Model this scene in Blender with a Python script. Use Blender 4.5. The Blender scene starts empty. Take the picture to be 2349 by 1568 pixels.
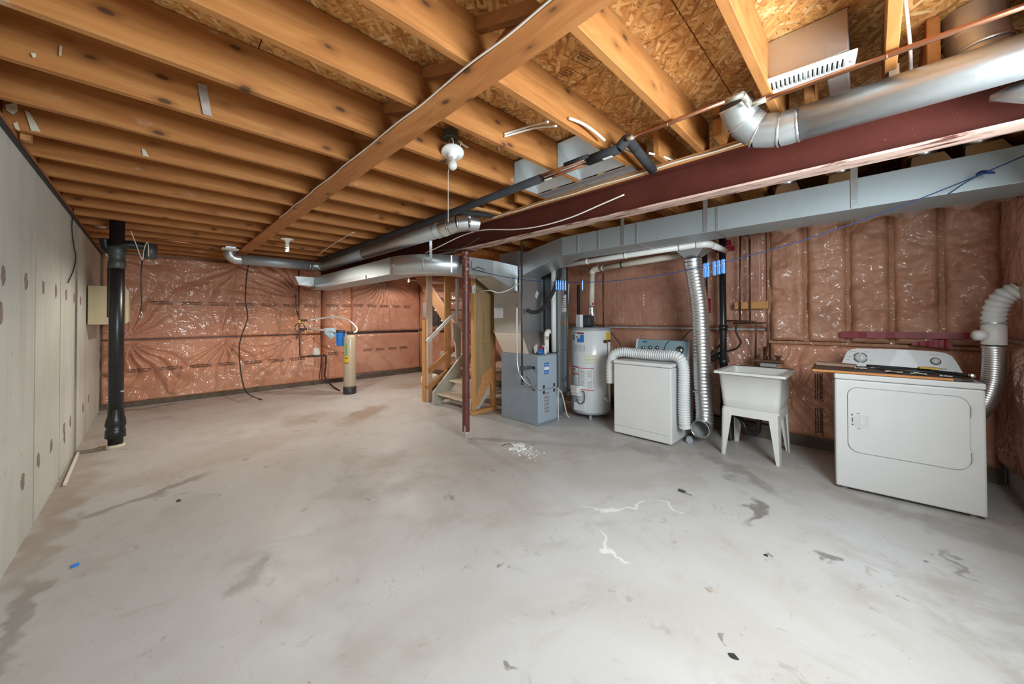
import bpy, bmesh, math, random
import numpy as np
from mathutils import Vector, Matrix, noise as mnoise
S = bpy.context.scene
COL = S.collection
R = math.radians
rnd = random.Random(7)

# ------------------------------------------------------------------ camera, light, exposure
cam_d = bpy.data.cameras.new('camera')
cam = bpy.data.objects.new('camera', cam_d); COL.objects.link(cam)
cam_d.sensor_width = 36.0; cam_d.lens = 12.657; cam_d.shift_y = -0.0267
cam_d.clip_start = 0.02
_r = Vector((0.70728, -0.70692, -0.00409)); _u = Vector((-0.00494, -0.01073, 0.99993)); _f = Vector((0.70692, 0.70721, 0.01109))
cam.matrix_world = Matrix(((_r.x, _u.x, -_f.x, 0), (_r.y, _u.y, -_f.y, 0), (_r.z, _u.z, -_f.z, 1.32), (0, 0, 0, 1)))
S.camera = cam
S.view_settings.view_transform = 'Standard'
S.view_settings.look = 'None'
S.view_settings.gamma = 1.0
S.view_settings.use_curve_mapping = False
S.view_settings.exposure = 0.42
try:
    S.cycles.max_bounces = 5; S.cycles.diffuse_bounces = 4; S.cycles.glossy_bounces = 2
    S.cycles.transmission_bounces = 3; S.cycles.transparent_max_bounces = 4
    S.cycles.sample_clamp_indirect = 4.0; S.cycles.caustics_reflective = False; S.cycles.caustics_refractive = False
except Exception:
    pass
w = bpy.data.worlds.new('world'); S.world = w; w.use_nodes = True
w.node_tree.nodes['Background'].inputs[0].default_value = (0.62, 0.74, 0.9, 1)
w.node_tree.nodes['Background'].inputs[1].default_value = 1.0

def lamp(name, kind, loc, energy, color, size=None, sizey=None, direction=None, radius=None):
    d = bpy.data.lights.new(name, kind); d.energy = energy; d.color = color
    if kind == 'AREA':
        d.shape = 'RECTANGLE'; d.size = size; d.size_y = sizey
    if radius is not None: d.shadow_soft_size = radius
    o = bpy.data.objects.new(name, d); COL.objects.link(o); o.location = loc
    if direction is not None:
        o.rotation_euler = Vector(direction).to_track_quat('-Z', 'Y').to_euler()
    return o
# daylight through the high windows of the near wall
lamp('window_daylight', 'AREA', (1.45, -0.72, 1.72), 95, (0.84, 0.94, 1.0), 1.7, 0.8, (0.0, 1, -0.40))
def bulb(loc, energy, color, radius=0.035):
    o = lamp('bulb_light', 'SPOT', loc, energy, color, direction=(0, 0, -1), radius=radius)
    o.data.spot_size = R(165); o.data.spot_blend = 0.35
# two ceiling bulbs and an added unseen one, shaded upwards by their porcelain bases
bulb((1.19, 5.16, 2.17), 92, (1.0, 0.91, 0.80))
bulb((4.02, 7.26, 2.16), 30, (1.0, 0.88, 0.75))
bulb((3.02, 6.00, 2.16), 60, (1.0, 0.91, 0.80))  # unseen bulb, added to light the stairs and cast the post's shadow

# ------------------------------------------------------------------ mesh helpers
def B(): return bmesh.new()
def box(b, x0, x1, y0, y1, z0, z1, bev=0.0, M=None, seg=2):
    if x0 > x1: x0, x1 = x1, x0
    if y0 > y1: y0, y1 = y1, y0
    if z0 > z1: z0, z1 = z1, z0
    vs = [b.verts.new(p) for p in ((x0,y0,z0),(x1,y0,z0),(x1,y1,z0),(x0,y1,z0),(x0,y0,z1),(x1,y0,z1),(x1,y1,z1),(x0,y1,z1))]
    fs = [b.faces.new([vs[i] for i in q]) for q in ((3,2,1,0),(4,5,6,7),(0,1,5,4),(1,2,6,5),(2,3,7,6),(3,0,4,7))]
    if bev > 0:
        es = list({e for f in fs for e in f.edges})
        g = bmesh.ops.bevel(b, geom=es, offset=bev, segments=seg, affect='EDGES', profile=0.5)
        vs = list({v for f in g['faces'] for v in f.verts} | {v for v in vs if v.is_valid})
    if M is not None:
        for v in vs: v.co = M @ v.co
    return vs
def bar(b, p0, p1, wd, ht, up=(0,0,1), bev=0.0, off=(0,0)):
    p0 = Vector(p0); p1 = Vector(p1); d = p1 - p0; L = d.length; x = d / L
    y = Vector(up).cross(x)
    if y.length < 1e-5: y = Vector((1,0,0)).cross(x)
    y.normalize(); z = x.cross(y)
    M = Matrix(((x.x,y.x,z.x,p0.x),(x.y,y.y,z.y,p0.y),(x.z,y.z,z.z,p0.z),(0,0,0,1)))
    return box(b, 0, L, -wd/2+off[0], wd/2+off[0], -ht/2+off[1], ht/2+off[1], bev, M)
def frames(pts):
    pts = [Vector(p) for p in pts]; n = len(pts); T = []
    for i in range(n):
        a = pts[max(i-1,0)]; c = pts[min(i+1,n-1)]; t = (c-a)
        T.append(t.normalized() if t.length > 1e-9 else Vector((0,0,1)))
    up = Vector((0,0,1)) if abs(T[0].z) < 0.9 else Vector((1,0,0))
    N = (up - T[0]*up.dot(T[0])).normalized(); out = []
    for i in range(n):
        if i:
            q = T[i-1].rotation_difference(T[i]); N = q @ N; N = (N - T[i]*N.dot(T[i])).normalized()
        out.append((pts[i], N.copy(), T[i].cross(N)))
    return out
def tube(b, pts, r, seg=10, cap=True, smooth=True):
    fr = frames(pts); rings = []
    for i, (p, n, m) in enumerate(fr):
        ri = r[i] if isinstance(r, (list, tuple)) else r
        rings.append([b.verts.new(p + (n*math.cos(2*math.pi*k/seg) + m*math.sin(2*math.pi*k/seg))*ri) for k in range(seg)])
    for a, c in zip(rings, rings[1:]):
        for k in range(seg):
            f = b.faces.new((a[k], a[(k+1)%seg], c[(k+1)%seg], c[k])); f.smooth = smooth
    if cap:
        b.faces.new(list(reversed(rings[0]))); b.faces.new(rings[-1])
    return rings
def spline(pts, n=8):
    P = [Vector(p) for p in pts]; P = [P[0]*2-P[1]] + P + [P[-1]*2-P[-2]]; out = []
    for i in range(1, len(P)-2):
        a, c, d, e = P[i-1], P[i], P[i+1], P[i+2]
        for k in range(n):
            t = k/n
            out.append(0.5*((2*c) + (d-a)*t + (2*a-5*c+4*d-e)*t*t + (3*c-a-3*d+e)*t*t*t))
    out.append(P[-2]); return out
def resample(pts, step):
    pts = [Vector(p) for p in pts]; out = [pts[0]]; acc = 0.0
    for a, c in zip(pts, pts[1:]):
        L = (c-a).length; d = step-acc
        while d <= L:
            out.append(a + (c-a)*(d/L)); d += step
        acc = L-(d-step)
    if (out[-1]-pts[-1]).length > step*0.4: out.append(pts[-1])
    return out
def lathe(b, prof, loc=(0,0,0), seg=20, M=None, smooth=True, axis=None):
    if M is None: M = Matrix.Translation(loc)
    if axis is not None: M = Matrix.Translation(loc) @ Vector((0,0,1)).rotation_difference(Vector(axis)).to_matrix().to_4x4()
    rings = []
    for (rr, z) in prof:
        if rr < 1e-5: rings.append([b.verts.new(M @ Vector((0,0,z)))])
        else: rings.append([b.verts.new(M @ Vector((rr*math.cos(2*math.pi*k/seg), rr*math.sin(2*math.pi*k/seg), z))) for k in range(seg)])
    for a, c in zip(rings, rings[1:]):
        for k in range(seg):
            a0, a1 = a[k % len(a)], a[(k+1) % len(a)]; c0, c1 = c[k % len(c)], c[(k+1) % len(c)]
            q = [a0, a1, c1, c0]; u = []
            for v in q:
                if v not in u: u.append(v)
            if len(u) > 2:
                f = b.faces.new(u); f.smooth = smooth
    return rings
def prism(b, poly, axis, a0, a1, bev=0.0, M=None):
    def P(u, v, a): return {'x': (a,u,v), 'y': (u,a,v), 'z': (u,v,a)}[axis]
    lo = [b.verts.new(P(u,v,a0)) for u, v in poly]; hi = [b.verts.new(P(u,v,a1)) for u, v in poly]; n = len(poly)
    fs = [b.faces.new(list(reversed(lo))), b.faces.new(hi)]
    for i in range(n): fs.append(b.faces.new((lo[i], lo[(i+1)%n], hi[(i+1)%n], hi[i])))
    vs = lo+hi
    if bev > 0:
        es = list({e for f in fs for e in f.edges})
        g = bmesh.ops.bevel(b, geom=es, offset=bev, segments=2, affect='EDGES', profile=0.5)
        vs = list({v for f in g['faces'] for v in f.verts} | {v for v in vs if v.is_valid})
    if M is not None:
        for v in vs: v.co = M @ v.co
def hexa(b, lo, hi):
    """solid between two quads"""
    a = [b.verts.new(p) for p in lo]; c = [b.verts.new(p) for p in hi]
    b.faces.new(list(reversed(a))); b.faces.new(c)
    for i in range(4): b.faces.new((a[i], a[(i+1)%4], c[(i+1)%4], c[i]))
def plate(b, quad, th):
    q = [Vector(p) for p in quad]; n = (q[1]-q[0]).cross(q[2]-q[0]).normalized()*th
    hexa(b, q, [p+n for p in q])
def rrect(x0, x1, y0, y1, r, n=6):
    out = []
    for cx, cy, a0 in ((x1-r,y1-r,0),(x0+r,y1-r,90),(x0+r,y0+r,180),(x1-r,y0+r,270)):
        for k in range(n+1):
            a = R(a0+90*k/n); out.append((cx+r*math.cos(a), cy+r*math.sin(a)))
    return out
def ball(b, c, r, seg=10):
    bmesh.ops.create_uvsphere(b, u_segments=seg, v_segments=max(6, seg*2//3), radius=r, matrix=Matrix.Translation(c))

def finish(b, name, m, smooth_all=False):
    bmesh.ops.recalc_face_normals(b, faces=b.faces[:])
    if smooth_all:
        for f in b.faces: f.smooth = True
    me = bpy.data.meshes.new(name); b.to_mesh(me); b.free()
    for k in (m if isinstance(m, (list, tuple)) else [m]): me.materials.append(k)
    return me
def thing(name, label, cat, loc=(0,0,0), rotz=0.0, group=None):
    o = bpy.data.objects.new(name, None); COL.objects.link(o); o.empty_display_size = 0.1
    o.location = loc; o.rotation_euler = (0,0,rotz); o['label'] = label; o['category'] = cat
    if group: o['group'] = group
    return o
def part(root, name, b, m, label=None, local=False, smooth=False):
    """b in world coordinates (or in the root's own frame when local)"""
    me = finish(b, name, m, smooth)
    o = bpy.data.objects.new(name, me); COL.objects.link(o)
    if not local:
        r = root; off = Vector((0,0,0))
        M = Matrix.Identity(4); chain = []
        while r is not None: chain.append(r); r = r.parent
        for q in reversed(chain): M = M @ (Matrix.Translation(q.location) @ q.rotation_euler.to_matrix().to_4x4())
        me.transform(M.inverted())
    o.parent = root
    if me.vertices:      # origin at the piece itself
        cs = np.empty(len(me.vertices)*3); me.vertices.foreach_get('co', cs); cs = cs.reshape(-1,3)
        c = Vector((cs.min(0)+cs.max(0))/2); me.transform(Matrix.Translation(-c)); o.location = c
    if label: o['label'] = label
    return o
def solo(name, b, m, label, cat, group=None, smooth=False):
    me = finish(b, name, m, smooth)
    cs = np.empty(len(me.vertices)*3); me.vertices.foreach_get('co', cs); cs = cs.reshape(-1,3)
    c = Vector(((cs[:,0].min()+cs[:,0].max())/2, (cs[:,1].min()+cs[:,1].max())/2, cs[:,2].min()))
    me.transform(Matrix.Translation(-c))
    o = bpy.data.objects.new(name, me); COL.objects.link(o); o.location = c
    o['label'] = label; o['category'] = cat
    if group: o['group'] = group
    return o
def struct(name, b, m, smooth=False):
    me = finish(b, name, m, smooth); o = bpy.data.objects.new(name, me); COL.objects.link(o); o['kind'] = 'structure'
    return o
def copy_tree(o, parent=None):
    c = o.copy(); COL.objects.link(c); c.parent = parent
    for ch in list(o.children): copy_tree(ch, c)
    return c
def text_mesh(body, size, ext=0.0):
    cu = bpy.data.curves.new('text', 'FONT'); cu.body = body; cu.size = size; cu.extrude = ext; cu.align_x = 'CENTER'; cu.align_y = 'CENTER'
    o = bpy.data.objects.new('text', cu); COL.objects.link(o)
    me = bpy.data.meshes.new_from_object(o.evaluated_get(bpy.context.evaluated_depsgraph_get()))
    bpy.data.objects.remove(o); bpy.data.curves.remove(cu)
    return me
def text_into(b, body, size, M):
    me = text_mesh(body, size); me.transform(M); b.from_mesh(me); bpy.data.meshes.remove(me)

# ------------------------------------------------------------------ materials
class NT:
    def __init__(s, name):
        s.m = bpy.data.materials.new(name); s.m.use_nodes = True; s.t = s.m.node_tree
        s.b = s.t.nodes['Principled BSDF']
    def n(s, kind, **kw):
        x = s.t.nodes.new(kind)
        for k, v in kw.items():
            if k.startswith('i_'):
                key = k[2:]; key = int(key) if key.isdigit() else key.replace('_', ' ')
                s.put(x.inputs[key], v)
            else: setattr(x, k, v)
        return x
    def put(s, inp, v):
        if isinstance(v, bpy.types.NodeSocket): s.t.links.new(v, inp)
        else:
            if inp.type == 'RGBA' and len(v) == 3: v = (*v, 1)
            inp.default_value = v
    def co(s, scale=(1,1,1), rot=(0,0,0), obj=True, rand=True, loc=(0,0,0)):
        tc = s.n('ShaderNodeTexCoord').outputs['Object']
        if not obj:
            tc = s.n('ShaderNodeNewGeometry').outputs['Position']
        elif rand:
            r = s.n('ShaderNodeObjectInfo').outputs['Random']
            k = s.n('ShaderNodeVectorMath', operation='SCALE', i_0=(37.0, 19.0, 53.0)); s.put(k.inputs['Scale'], r)
            tc = s.n('ShaderNodeVectorMath', operation='ADD', i_0=tc, i_1=k.outputs[0]).outputs[0]
        return s.n('ShaderNodeMapping', i_Vector=tc, i_Scale=scale, i_Rotation=rot, i_Location=loc).outputs[0]
    def noise(s, vec, scale=5, detail=4, rough=0.55, dist=0.0):
        return s.n('ShaderNodeTexNoise', i_Vector=vec, i_Scale=scale, i_Detail=detail, i_Roughness=rough, i_Distortion=dist).outputs['Fac']
    def ramp(s, fac, stops):
        x = s.n('ShaderNodeValToRGB'); s.put(x.inputs[0], fac); e = x.color_ramp.elements
        while len(e) < len(stops): e.new(0.5)
        for q, (p, c) in zip(e, stops): q.position = p; q.color = (*c, 1) if len(c) == 3 else c
        return x.outputs[0]
    def mix(s, fac, a, c, mode='MIX'):
        x = s.n('ShaderNodeMix', data_type='RGBA', blend_type=mode)
        s.put(x.inputs[0], fac); s.put(x.inputs[6], a); s.put(x.inputs[7], c); return x.outputs[2]
    def rng(s, v, a, c, lo=0.0, hi=1.0, smooth=True):
        return s.n('ShaderNodeMapRange', interpolation_type='SMOOTHSTEP' if smooth else 'LINEAR', i_Value=v, i_1=a, i_2=c, i_3=lo, i_4=hi).outputs[0]
    def math(s, op, a, c=0.0):
        return s.n('ShaderNodeMath', operation=op, i_0=a, i_1=c).outputs[0]
    def bump(s, h, strength=0.3, dist=0.01):
        s.put(s.b.inputs['Normal'], s.n('ShaderNodeBump', i_Height=h, i_Strength=strength, i_Distance=dist).outputs[0])
    def set(s, **kw):
        for k, v in kw.items(): s.put(s.b.inputs[k.replace('_', ' ')], v)
        return s.m
def plain(name, c, rough=0.5, metal=0.0, var=0.06, coat=0.0, scale=6.0, spec=0.5):
    t = NT(name); f = t.noise(t.co(), scale, 4)
    lo = tuple(max(0, x*(1-var)) for x in c); hi = tuple(min(1, x*(1+var)) for x in c)
    return t.set(Base_Color=t.ramp(f, [(0.3, lo), (0.7, hi)]), Roughness=rough, Metallic=metal, Coat_Weight=coat, Specular_IOR_Level=spec)
def wood(name, cs, axis='x', knots=True, rough=0.6, grain=1.0, white=0.0):
    t = NT(name); lng, acr = 0.9, 9.0*grain
    sc = {'x': (lng, acr, acr), 'y': (acr, lng, acr), 'z': (acr, acr, lng)}[axis]
    v = t.co(sc); f = t.noise(v, 1.6, 7, 0.62, 1.2)
    fine = t.noise(t.co(tuple(q*5 for q in sc)), 2.5, 3)
    big = t.noise(t.co((1.1,)*3), 1.3, 2)
    c = t.ramp(f, [(0.28, cs[0]), (0.5, cs[1]), (0.72, cs[2])])
    c = t.mix(t.rng(big, 0.35, 0.7, 0, 0.45), c, cs[0])
    c = t.mix(t.math('MULTIPLY', fine, 0.25), c, tuple(x*0.72 for x in cs[0]))
    if knots:
        ks = {'x': (4.6, 0.8, 9.5), 'y': (9.5, 4.6, 0.8), 'z': (9.5, 0.8, 4.6)}[axis]
        vo = t.n('ShaderNodeTexVoronoi', feature='F1', i_Vector=t.co(ks), i_Scale=1.0, i_Randomness=1.0)
        d = vo.outputs['Distance']
        halo = t.rng(d, 0.08, 0.32, 0.60, 0.0); core = t.rng(d, 0.08, 0.135, 0.92, 0.0)
        c = t.mix(halo, c, tuple(x*0.62 for x in cs[0])); c = t.mix(core, c, (0.10, 0.042, 0.018))
    if white > 0:
        wv = t.noise(t.co((2.0, 2.5, 2.5)), 2.2, 5, 0.6)
        c = t.mix(t.rng(wv, 0.66, 0.74, 0, white), c, (0.72, 0.60, 0.50))
    t.bump(f, 0.12, 0.004)
    return t.set(Base_Color=c, Roughness=rough, Specular_IOR_Level=0.3)
M = {}
JC = ((0.35, 0.128, 0.035), (0.49, 0.205, 0.058), (0.61, 0.295, 0.100))
M['joist'] = wood('joist_lumber', JC, 'x', white=0.35)
M['strap'] = wood('strapping_lumber', ((0.35, 0.125, 0.036), (0.47, 0.185, 0.055), (0.55, 0.245, 0.085)), 'y', white=0.5)
M['plate'] = wood('plate_lumber', ((0.47, 0.21, 0.07), (0.62, 0.31, 0.12), (0.68, 0.37, 0.16)), 'y', knots=False)
M['bridge'] = wood('bridging_lumber', ((0.30, 0.12, 0.045), (0.40, 0.17, 0.06), (0.48, 0.23, 0.09)), 'y', knots=False)
M['stud'] = wood('stud_lumber', ((0.52, 0.24, 0.08), (0.64, 0.34, 0.13), (0.72, 0.43, 0.2)), 'z', knots=False)
M['studpale'] = wood('pale_stud_lumber', ((0.66, 0.43, 0.29), (0.76, 0.55, 0.42), (0.82, 0.66, 0.54)), 'z', knots=False)
M['block'] = wood('block_lumber', ((0.5, 0.22, 0.07), (0.62, 0.30, 0.11), (0.68, 0.37, 0.15)), 'y')
M['ply'] = wood('stringer_plywood', ((0.42, 0.22, 0.11), (0.50, 0.27, 0.15), (0.56, 0.33, 0.2)), 'z', knots=False, grain=0.6)

M['darkwood'] = wood('grimy_plate_lumber', ((0.10, 0.075, 0.055), (0.15, 0.115, 0.085), (0.22, 0.18, 0.14)), 'y', knots=False)
def osb():
    t = NT('oriented_strand_board'); col = None; hs = None
    for k, (ang, sx, sy) in enumerate(((0.15, 13, 62), (1.05, 14, 70), (-0.75, 15, 60))):
        v = t.co((1,1,1), (0,0,ang), obj=True, rand=False, loc=(3.1*k, 1.7*k, 0))
        v = t.n('ShaderNodeMapping', i_Vector=v, i_Scale=(sx, sy, 1)).outputs[0]
        w_ = t.noise(v, 0.35, 2); add = t.n('ShaderNodeVectorMath', operation='SCALE'); 
        vo = t.n('ShaderNodeTexVoronoi', feature='F1', i_Vector=v, i_Scale=1.0, i_Randomness=1.0)
        sep = t.n('ShaderNodeSeparateColor', i_Color=vo.outputs['Color'])
        c = t.ramp(sep.outputs[0], [(0.0, (0.42, 0.17, 0.045)), (0.18, (0.58, 0.26, 0.075)), (0.55, (0.72, 0.36, 0.115)), (0.85, (0.82, 0.47, 0.18)), (1.0, (0.90, 0.60, 0.30))])
        edge = t.rng(vo.outputs['Distance'], 0.42, 0.8, 0, 0.38)
        c = t.mix(edge, c, (0.23, 0.09, 0.025))
        if col is None: col = c; hs = sep.outputs[1]
        else:
            mk = t.math('GREATER_THAN', sep.outputs[2], 0.55)
            col = t.mix(mk, col, c)
            hs = t.n('ShaderNodeMix', data_type='FLOAT', i_0=mk, i_2=hs, i_3=sep.outputs[1]).outputs[0]
    dk = t.n('ShaderNodeTexVoronoi', feature='F1', i_Vector=t.co((20, 55, 1), (0,0,0.5), rand=False), i_Scale=1.0)
    gap = t.rng(dk.outputs['Distance'], 0.08, 0.2, 0.8, 0.0)
    col = t.mix(gap, col, (0.13, 0.045, 0.012))
    t.bump(hs, 0.35, 0.004)
    return t.set(Base_Color=col, Roughness=0.65, Specular_IOR_Level=0.25)
M['osb'] = osb()

def concrete_floor():
    t = NT('floor_concrete'); p = t.co((1,1,1), obj=False)
    big = t.noise(p, 0.55, 4, 0.6, 0.6); med = t.noise(p, 2.3, 6, 0.62, 0.5); fin = t.noise(p, 38, 4, 0.7)
    c = t.ramp(big, [(0.30, (0.43, 0.385, 0.34)), (0.48, (0.52, 0.50, 0.475)), (0.68, (0.58, 0.58, 0.57))])
    c = t.mix(t.rng(med, 0.50, 0.72, 0, 0.40), c, (0.36, 0.30, 0.25))
    c = t.mix(t.rng(t.noise(p, 7.5, 4, 0.68, 1.0), 0.62, 0.70, 0, 0.45), c, (0.31, 0.26, 0.215))
    c = t.mix(t.rng(t.noise(p, 1.1, 6, 0.72, 0.8), 0.54, 0.66, 0, 0.40), c, (0.34, 0.285, 0.235))
    c = t.mix(t.rng(t.noise(p, 16, 4, 0.7, 1.5), 0.68, 0.73, 0, 0.5), c, (0.30, 0.26, 0.22))
    st = t.noise(t.n('ShaderNodeMapping', i_Vector=p, i_Scale=(1.0, 7.0, 1), i_Rotation=(0,0,0.5)).outputs[0], 3.0, 6, 0.7)
    c = t.mix(t.rng(st, 0.60, 0.75, 0, 0.30), c, (0.70, 0.69, 0.67))
    st2 = t.noise(t.n('ShaderNodeMapping', i_Vector=p, i_Scale=(6.0, 0.9, 1), i_Rotation=(0,0,0.35)).outputs[0], 1.6, 5, 0.7)
    c = t.mix(t.rng(st2, 0.60, 0.74, 0, 0.28), c, (0.36, 0.32, 0.28))
    # stains with a shape of their own: (x, y, rx, ry, angle, strength, colour)
    warp = t.n('ShaderNodeTexNoise', i_Vector=p, i_Scale=5.0, i_Detail=4.0).outputs['Color']
    wv = t.n('ShaderNodeVectorMath', operation='SUBTRACT', i_0=warp, i_1=(0.5,0.5,0.5)).outputs[0]
    wv = t.n('ShaderNodeVectorMath', operation='SCALE', i_0=wv); wv.inputs['Scale'].default_value = 0.5
    pw = t.n('ShaderNodeVectorMath', operation='ADD', i_0=p, i_1=wv.outputs[0]).outputs[0]
    for (x, y, rx, ry, a, s_, cc) in STAINS:
        v = t.n('ShaderNodeVectorMath', operation='SUBTRACT', i_0=pw, i_1=(x, y, 0)).outputs[0]
        v = t.n('ShaderNodeMapping', vector_type='TEXTURE', i_Vector=v, i_Rotation=(0,0,a), i_Scale=(rx, ry, 1)).outputs[0]
        d = t.n('ShaderNodeVectorMath', operation='LENGTH', i_0=v).outputs['Value']
        c = t.mix(t.rng(d, 0.35, 1.0, s_, 0.0), c, cc)
    vo = t.n('ShaderNodeTexVoronoi', feature='F1', i_Vector=pw, i_Scale=2.4, i_Randomness=1.0)
    sp = t.rng(vo.outputs['Distance'], 0.03, 0.075, 0.75, 0.0)
    c = t.mix(sp, c, (0.17, 0.14, 0.115))
    vo = t.n('ShaderNodeTexVoronoi', feature='F1', i_Vector=pw, i_Scale=6.0, i_Randomness=1.0)
    c = t.mix(t.rng(vo.outputs['Distance'], 0.02, 0.06, 0.6, 0.0), c, (0.22, 0.19, 0.16))
    c = t.mix(t.math('MULTIPLY', fin, 0.12), c, (0.2, 0.18, 0.16))
    t.bump(t.math('ADD', t.math('MULTIPLY', fin, 0.4), med), 0.10, 0.01)
    return t.set(Base_Color=c, Roughness=t.rng(med, 0.3, 0.7, 0.42, 0.62), Specular_IOR_Level=0.4)
BR, DK, LT = (0.33, 0.24, 0.165), (0.19, 0.165, 0.145), (0.80, 0.79, 0.77)
STAINS = [(*(2.126, 5.023, 0.000)[:2], 0.75, 0.28, 0.7, 0.75, BR), (*(1.446, 5.346, 0.000)[:2], 0.5, 0.25, 0.5, 0.4, BR), (*(0.661, 4.251, 0.000)[:2], 0.09, 0.05, 0.7, 0.8, BR),
          (*(2.616, 2.922, 0.000)[:2], 0.25, 0.1, 0.3, 0.3, BR), (*(-0.003, 3.914, 0.000)[:2], 0.55, 0.10, 0.45, 0.6, DK), (*(2.932, 0.562, 0.000)[:2], 0.26, 0.055, 0.15, 0.85, DK),
          (*(2.862, 1.021, 0.000)[:2], 0.06, 0.03, 0.2, 0.95, DK), (*(2.620, 0.166, 0.000)[:2], 0.07, 0.03, 0.9, 0.8, DK), (*(1.691, 0.452, 0.000)[:2], 0.05, 0.02, 0.3, 0.8, DK),
          (*(1.864, 0.619, 0.000)[:2], 0.04, 0.02, 0.9, 0.7, BR), (*(2.500, -0.044, 0.000)[:2], 0.05, 0.02, 1.2, 0.7, BR), (*(0.390, 2.256, 0.000)[:2], 0.22, 0.10, 0.8, 0.5, DK),
          (*(1.561, 2.229, 0.000)[:2], 0.10, 0.05, 1.2, 0.6, DK), (*(-0.429, 2.637, 0.000)[:2], 0.6, 0.07, 1.57, 0.5, DK), (*(-0.453, 3.786, -0.000)[:2], 0.12, 1.3, 0.0, 0.38, BR), (*(-0.476, 4.715, 0.000)[:2], 0.22, 2.2, 0.0, 0.35, BR), (*(0.852, 4.729, 0.000)[:2], 1.2, 0.5, 0.5, 0.25, BR), (*(2.302, 1.258, 0.000)[:2], 0.30, 0.03, 2.5, 0.8, LT),
          (*(1.874, 1.081, 0.000)[:2], 0.22, 0.025, 0.9, 0.8, LT), (*(2.564, 1.033, 0.000)[:2], 0.14, 0.02, 1.2, 0.7, LT), (*(-0.035, 7.717, 0.000)[:2], 0.8, 0.07, 0.05, 0.7, DK),
          (*(1.518, 7.714, 0.000)[:2], 1.2, 0.06, 0.02, 0.6, DK), (*(3.542, 0.801, 0.000)[:2], 0.6, 0.16, 0.9, 0.5, DK), (*(3.557, -0.280, 0.000)[:2], 0.7, 0.2, 1.3, 0.4, DK),
          (*(3.597, 6.456, 0.000)[:2], 0.5, 0.2, 0.2, 0.5, BR), (*(3.516, 1.629, 0.000)[:2], 0.5, 0.2, 1.2, 0.4, DK), (*(2.876, 2.463, 0.000)[:2], 0.08, 0.03, 0.5, 0.7, BR), (*(0.713, 2.831, 0.000)[:2], 0.08, 0.03, 0.9, 0.6, BR),
          (*(3.042, -0.334, 0.000)[:2], 0.2, 0.03, 0.3, 0.6, DK)]
M['floor'] = concrete_floor()

def concrete_wall():
    t = NT('wall_concrete'); p = t.co((1,1,1), obj=False)
    a = t.noise(p, 1.2, 5, 0.6); f = t.noise(p, 60, 3, 0.7); v = t.noise(t.n('ShaderNodeMapping', i_Vector=p, i_Scale=(5, 5, 0.5)).outputs[0], 1.0, 5, 0.6)
    c = t.ramp(a, [(0.3, (0.57, 0.575, 0.515)), (0.7, (0.70, 0.71, 0.65))])
    c = t.mix(t.rng(v, 0.5, 0.75, 0, 0.35), c, (0.36, 0.335, 0.29))
    z = t.n('ShaderNodeSeparateXYZ', i_Vector=p).outputs[2]
    sp = t.noise(t.n('ShaderNodeMapping', i_Vector=p, i_Scale=(14, 14, 6)).outputs[0], 1.0, 4, 0.6)
    c = t.mix(t.rng(sp, 0.66, 0.73, 0, 0.55), c, (0.25, 0.235, 0.20))
    c = t.mix(t.math('MULTIPLY', f, 0.16), c, (0.2, 0.19, 0.17))
    t.bump(t.math('ADD', f, sp), 0.25, 0.004)
    return t.set(Base_Color=c, Roughness=0.85, Specular_IOR_Level=0.2)
M['wallc'] = concrete_wall()
M['joint'] = plain('form_joint_concrete', (0.36, 0.345, 0.30), 0.9, var=0.15)
M['tie'] = plain('tie_hole_patch', (0.27, 0.21, 0.175), 0.9, var=0.3, scale=25)

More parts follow.
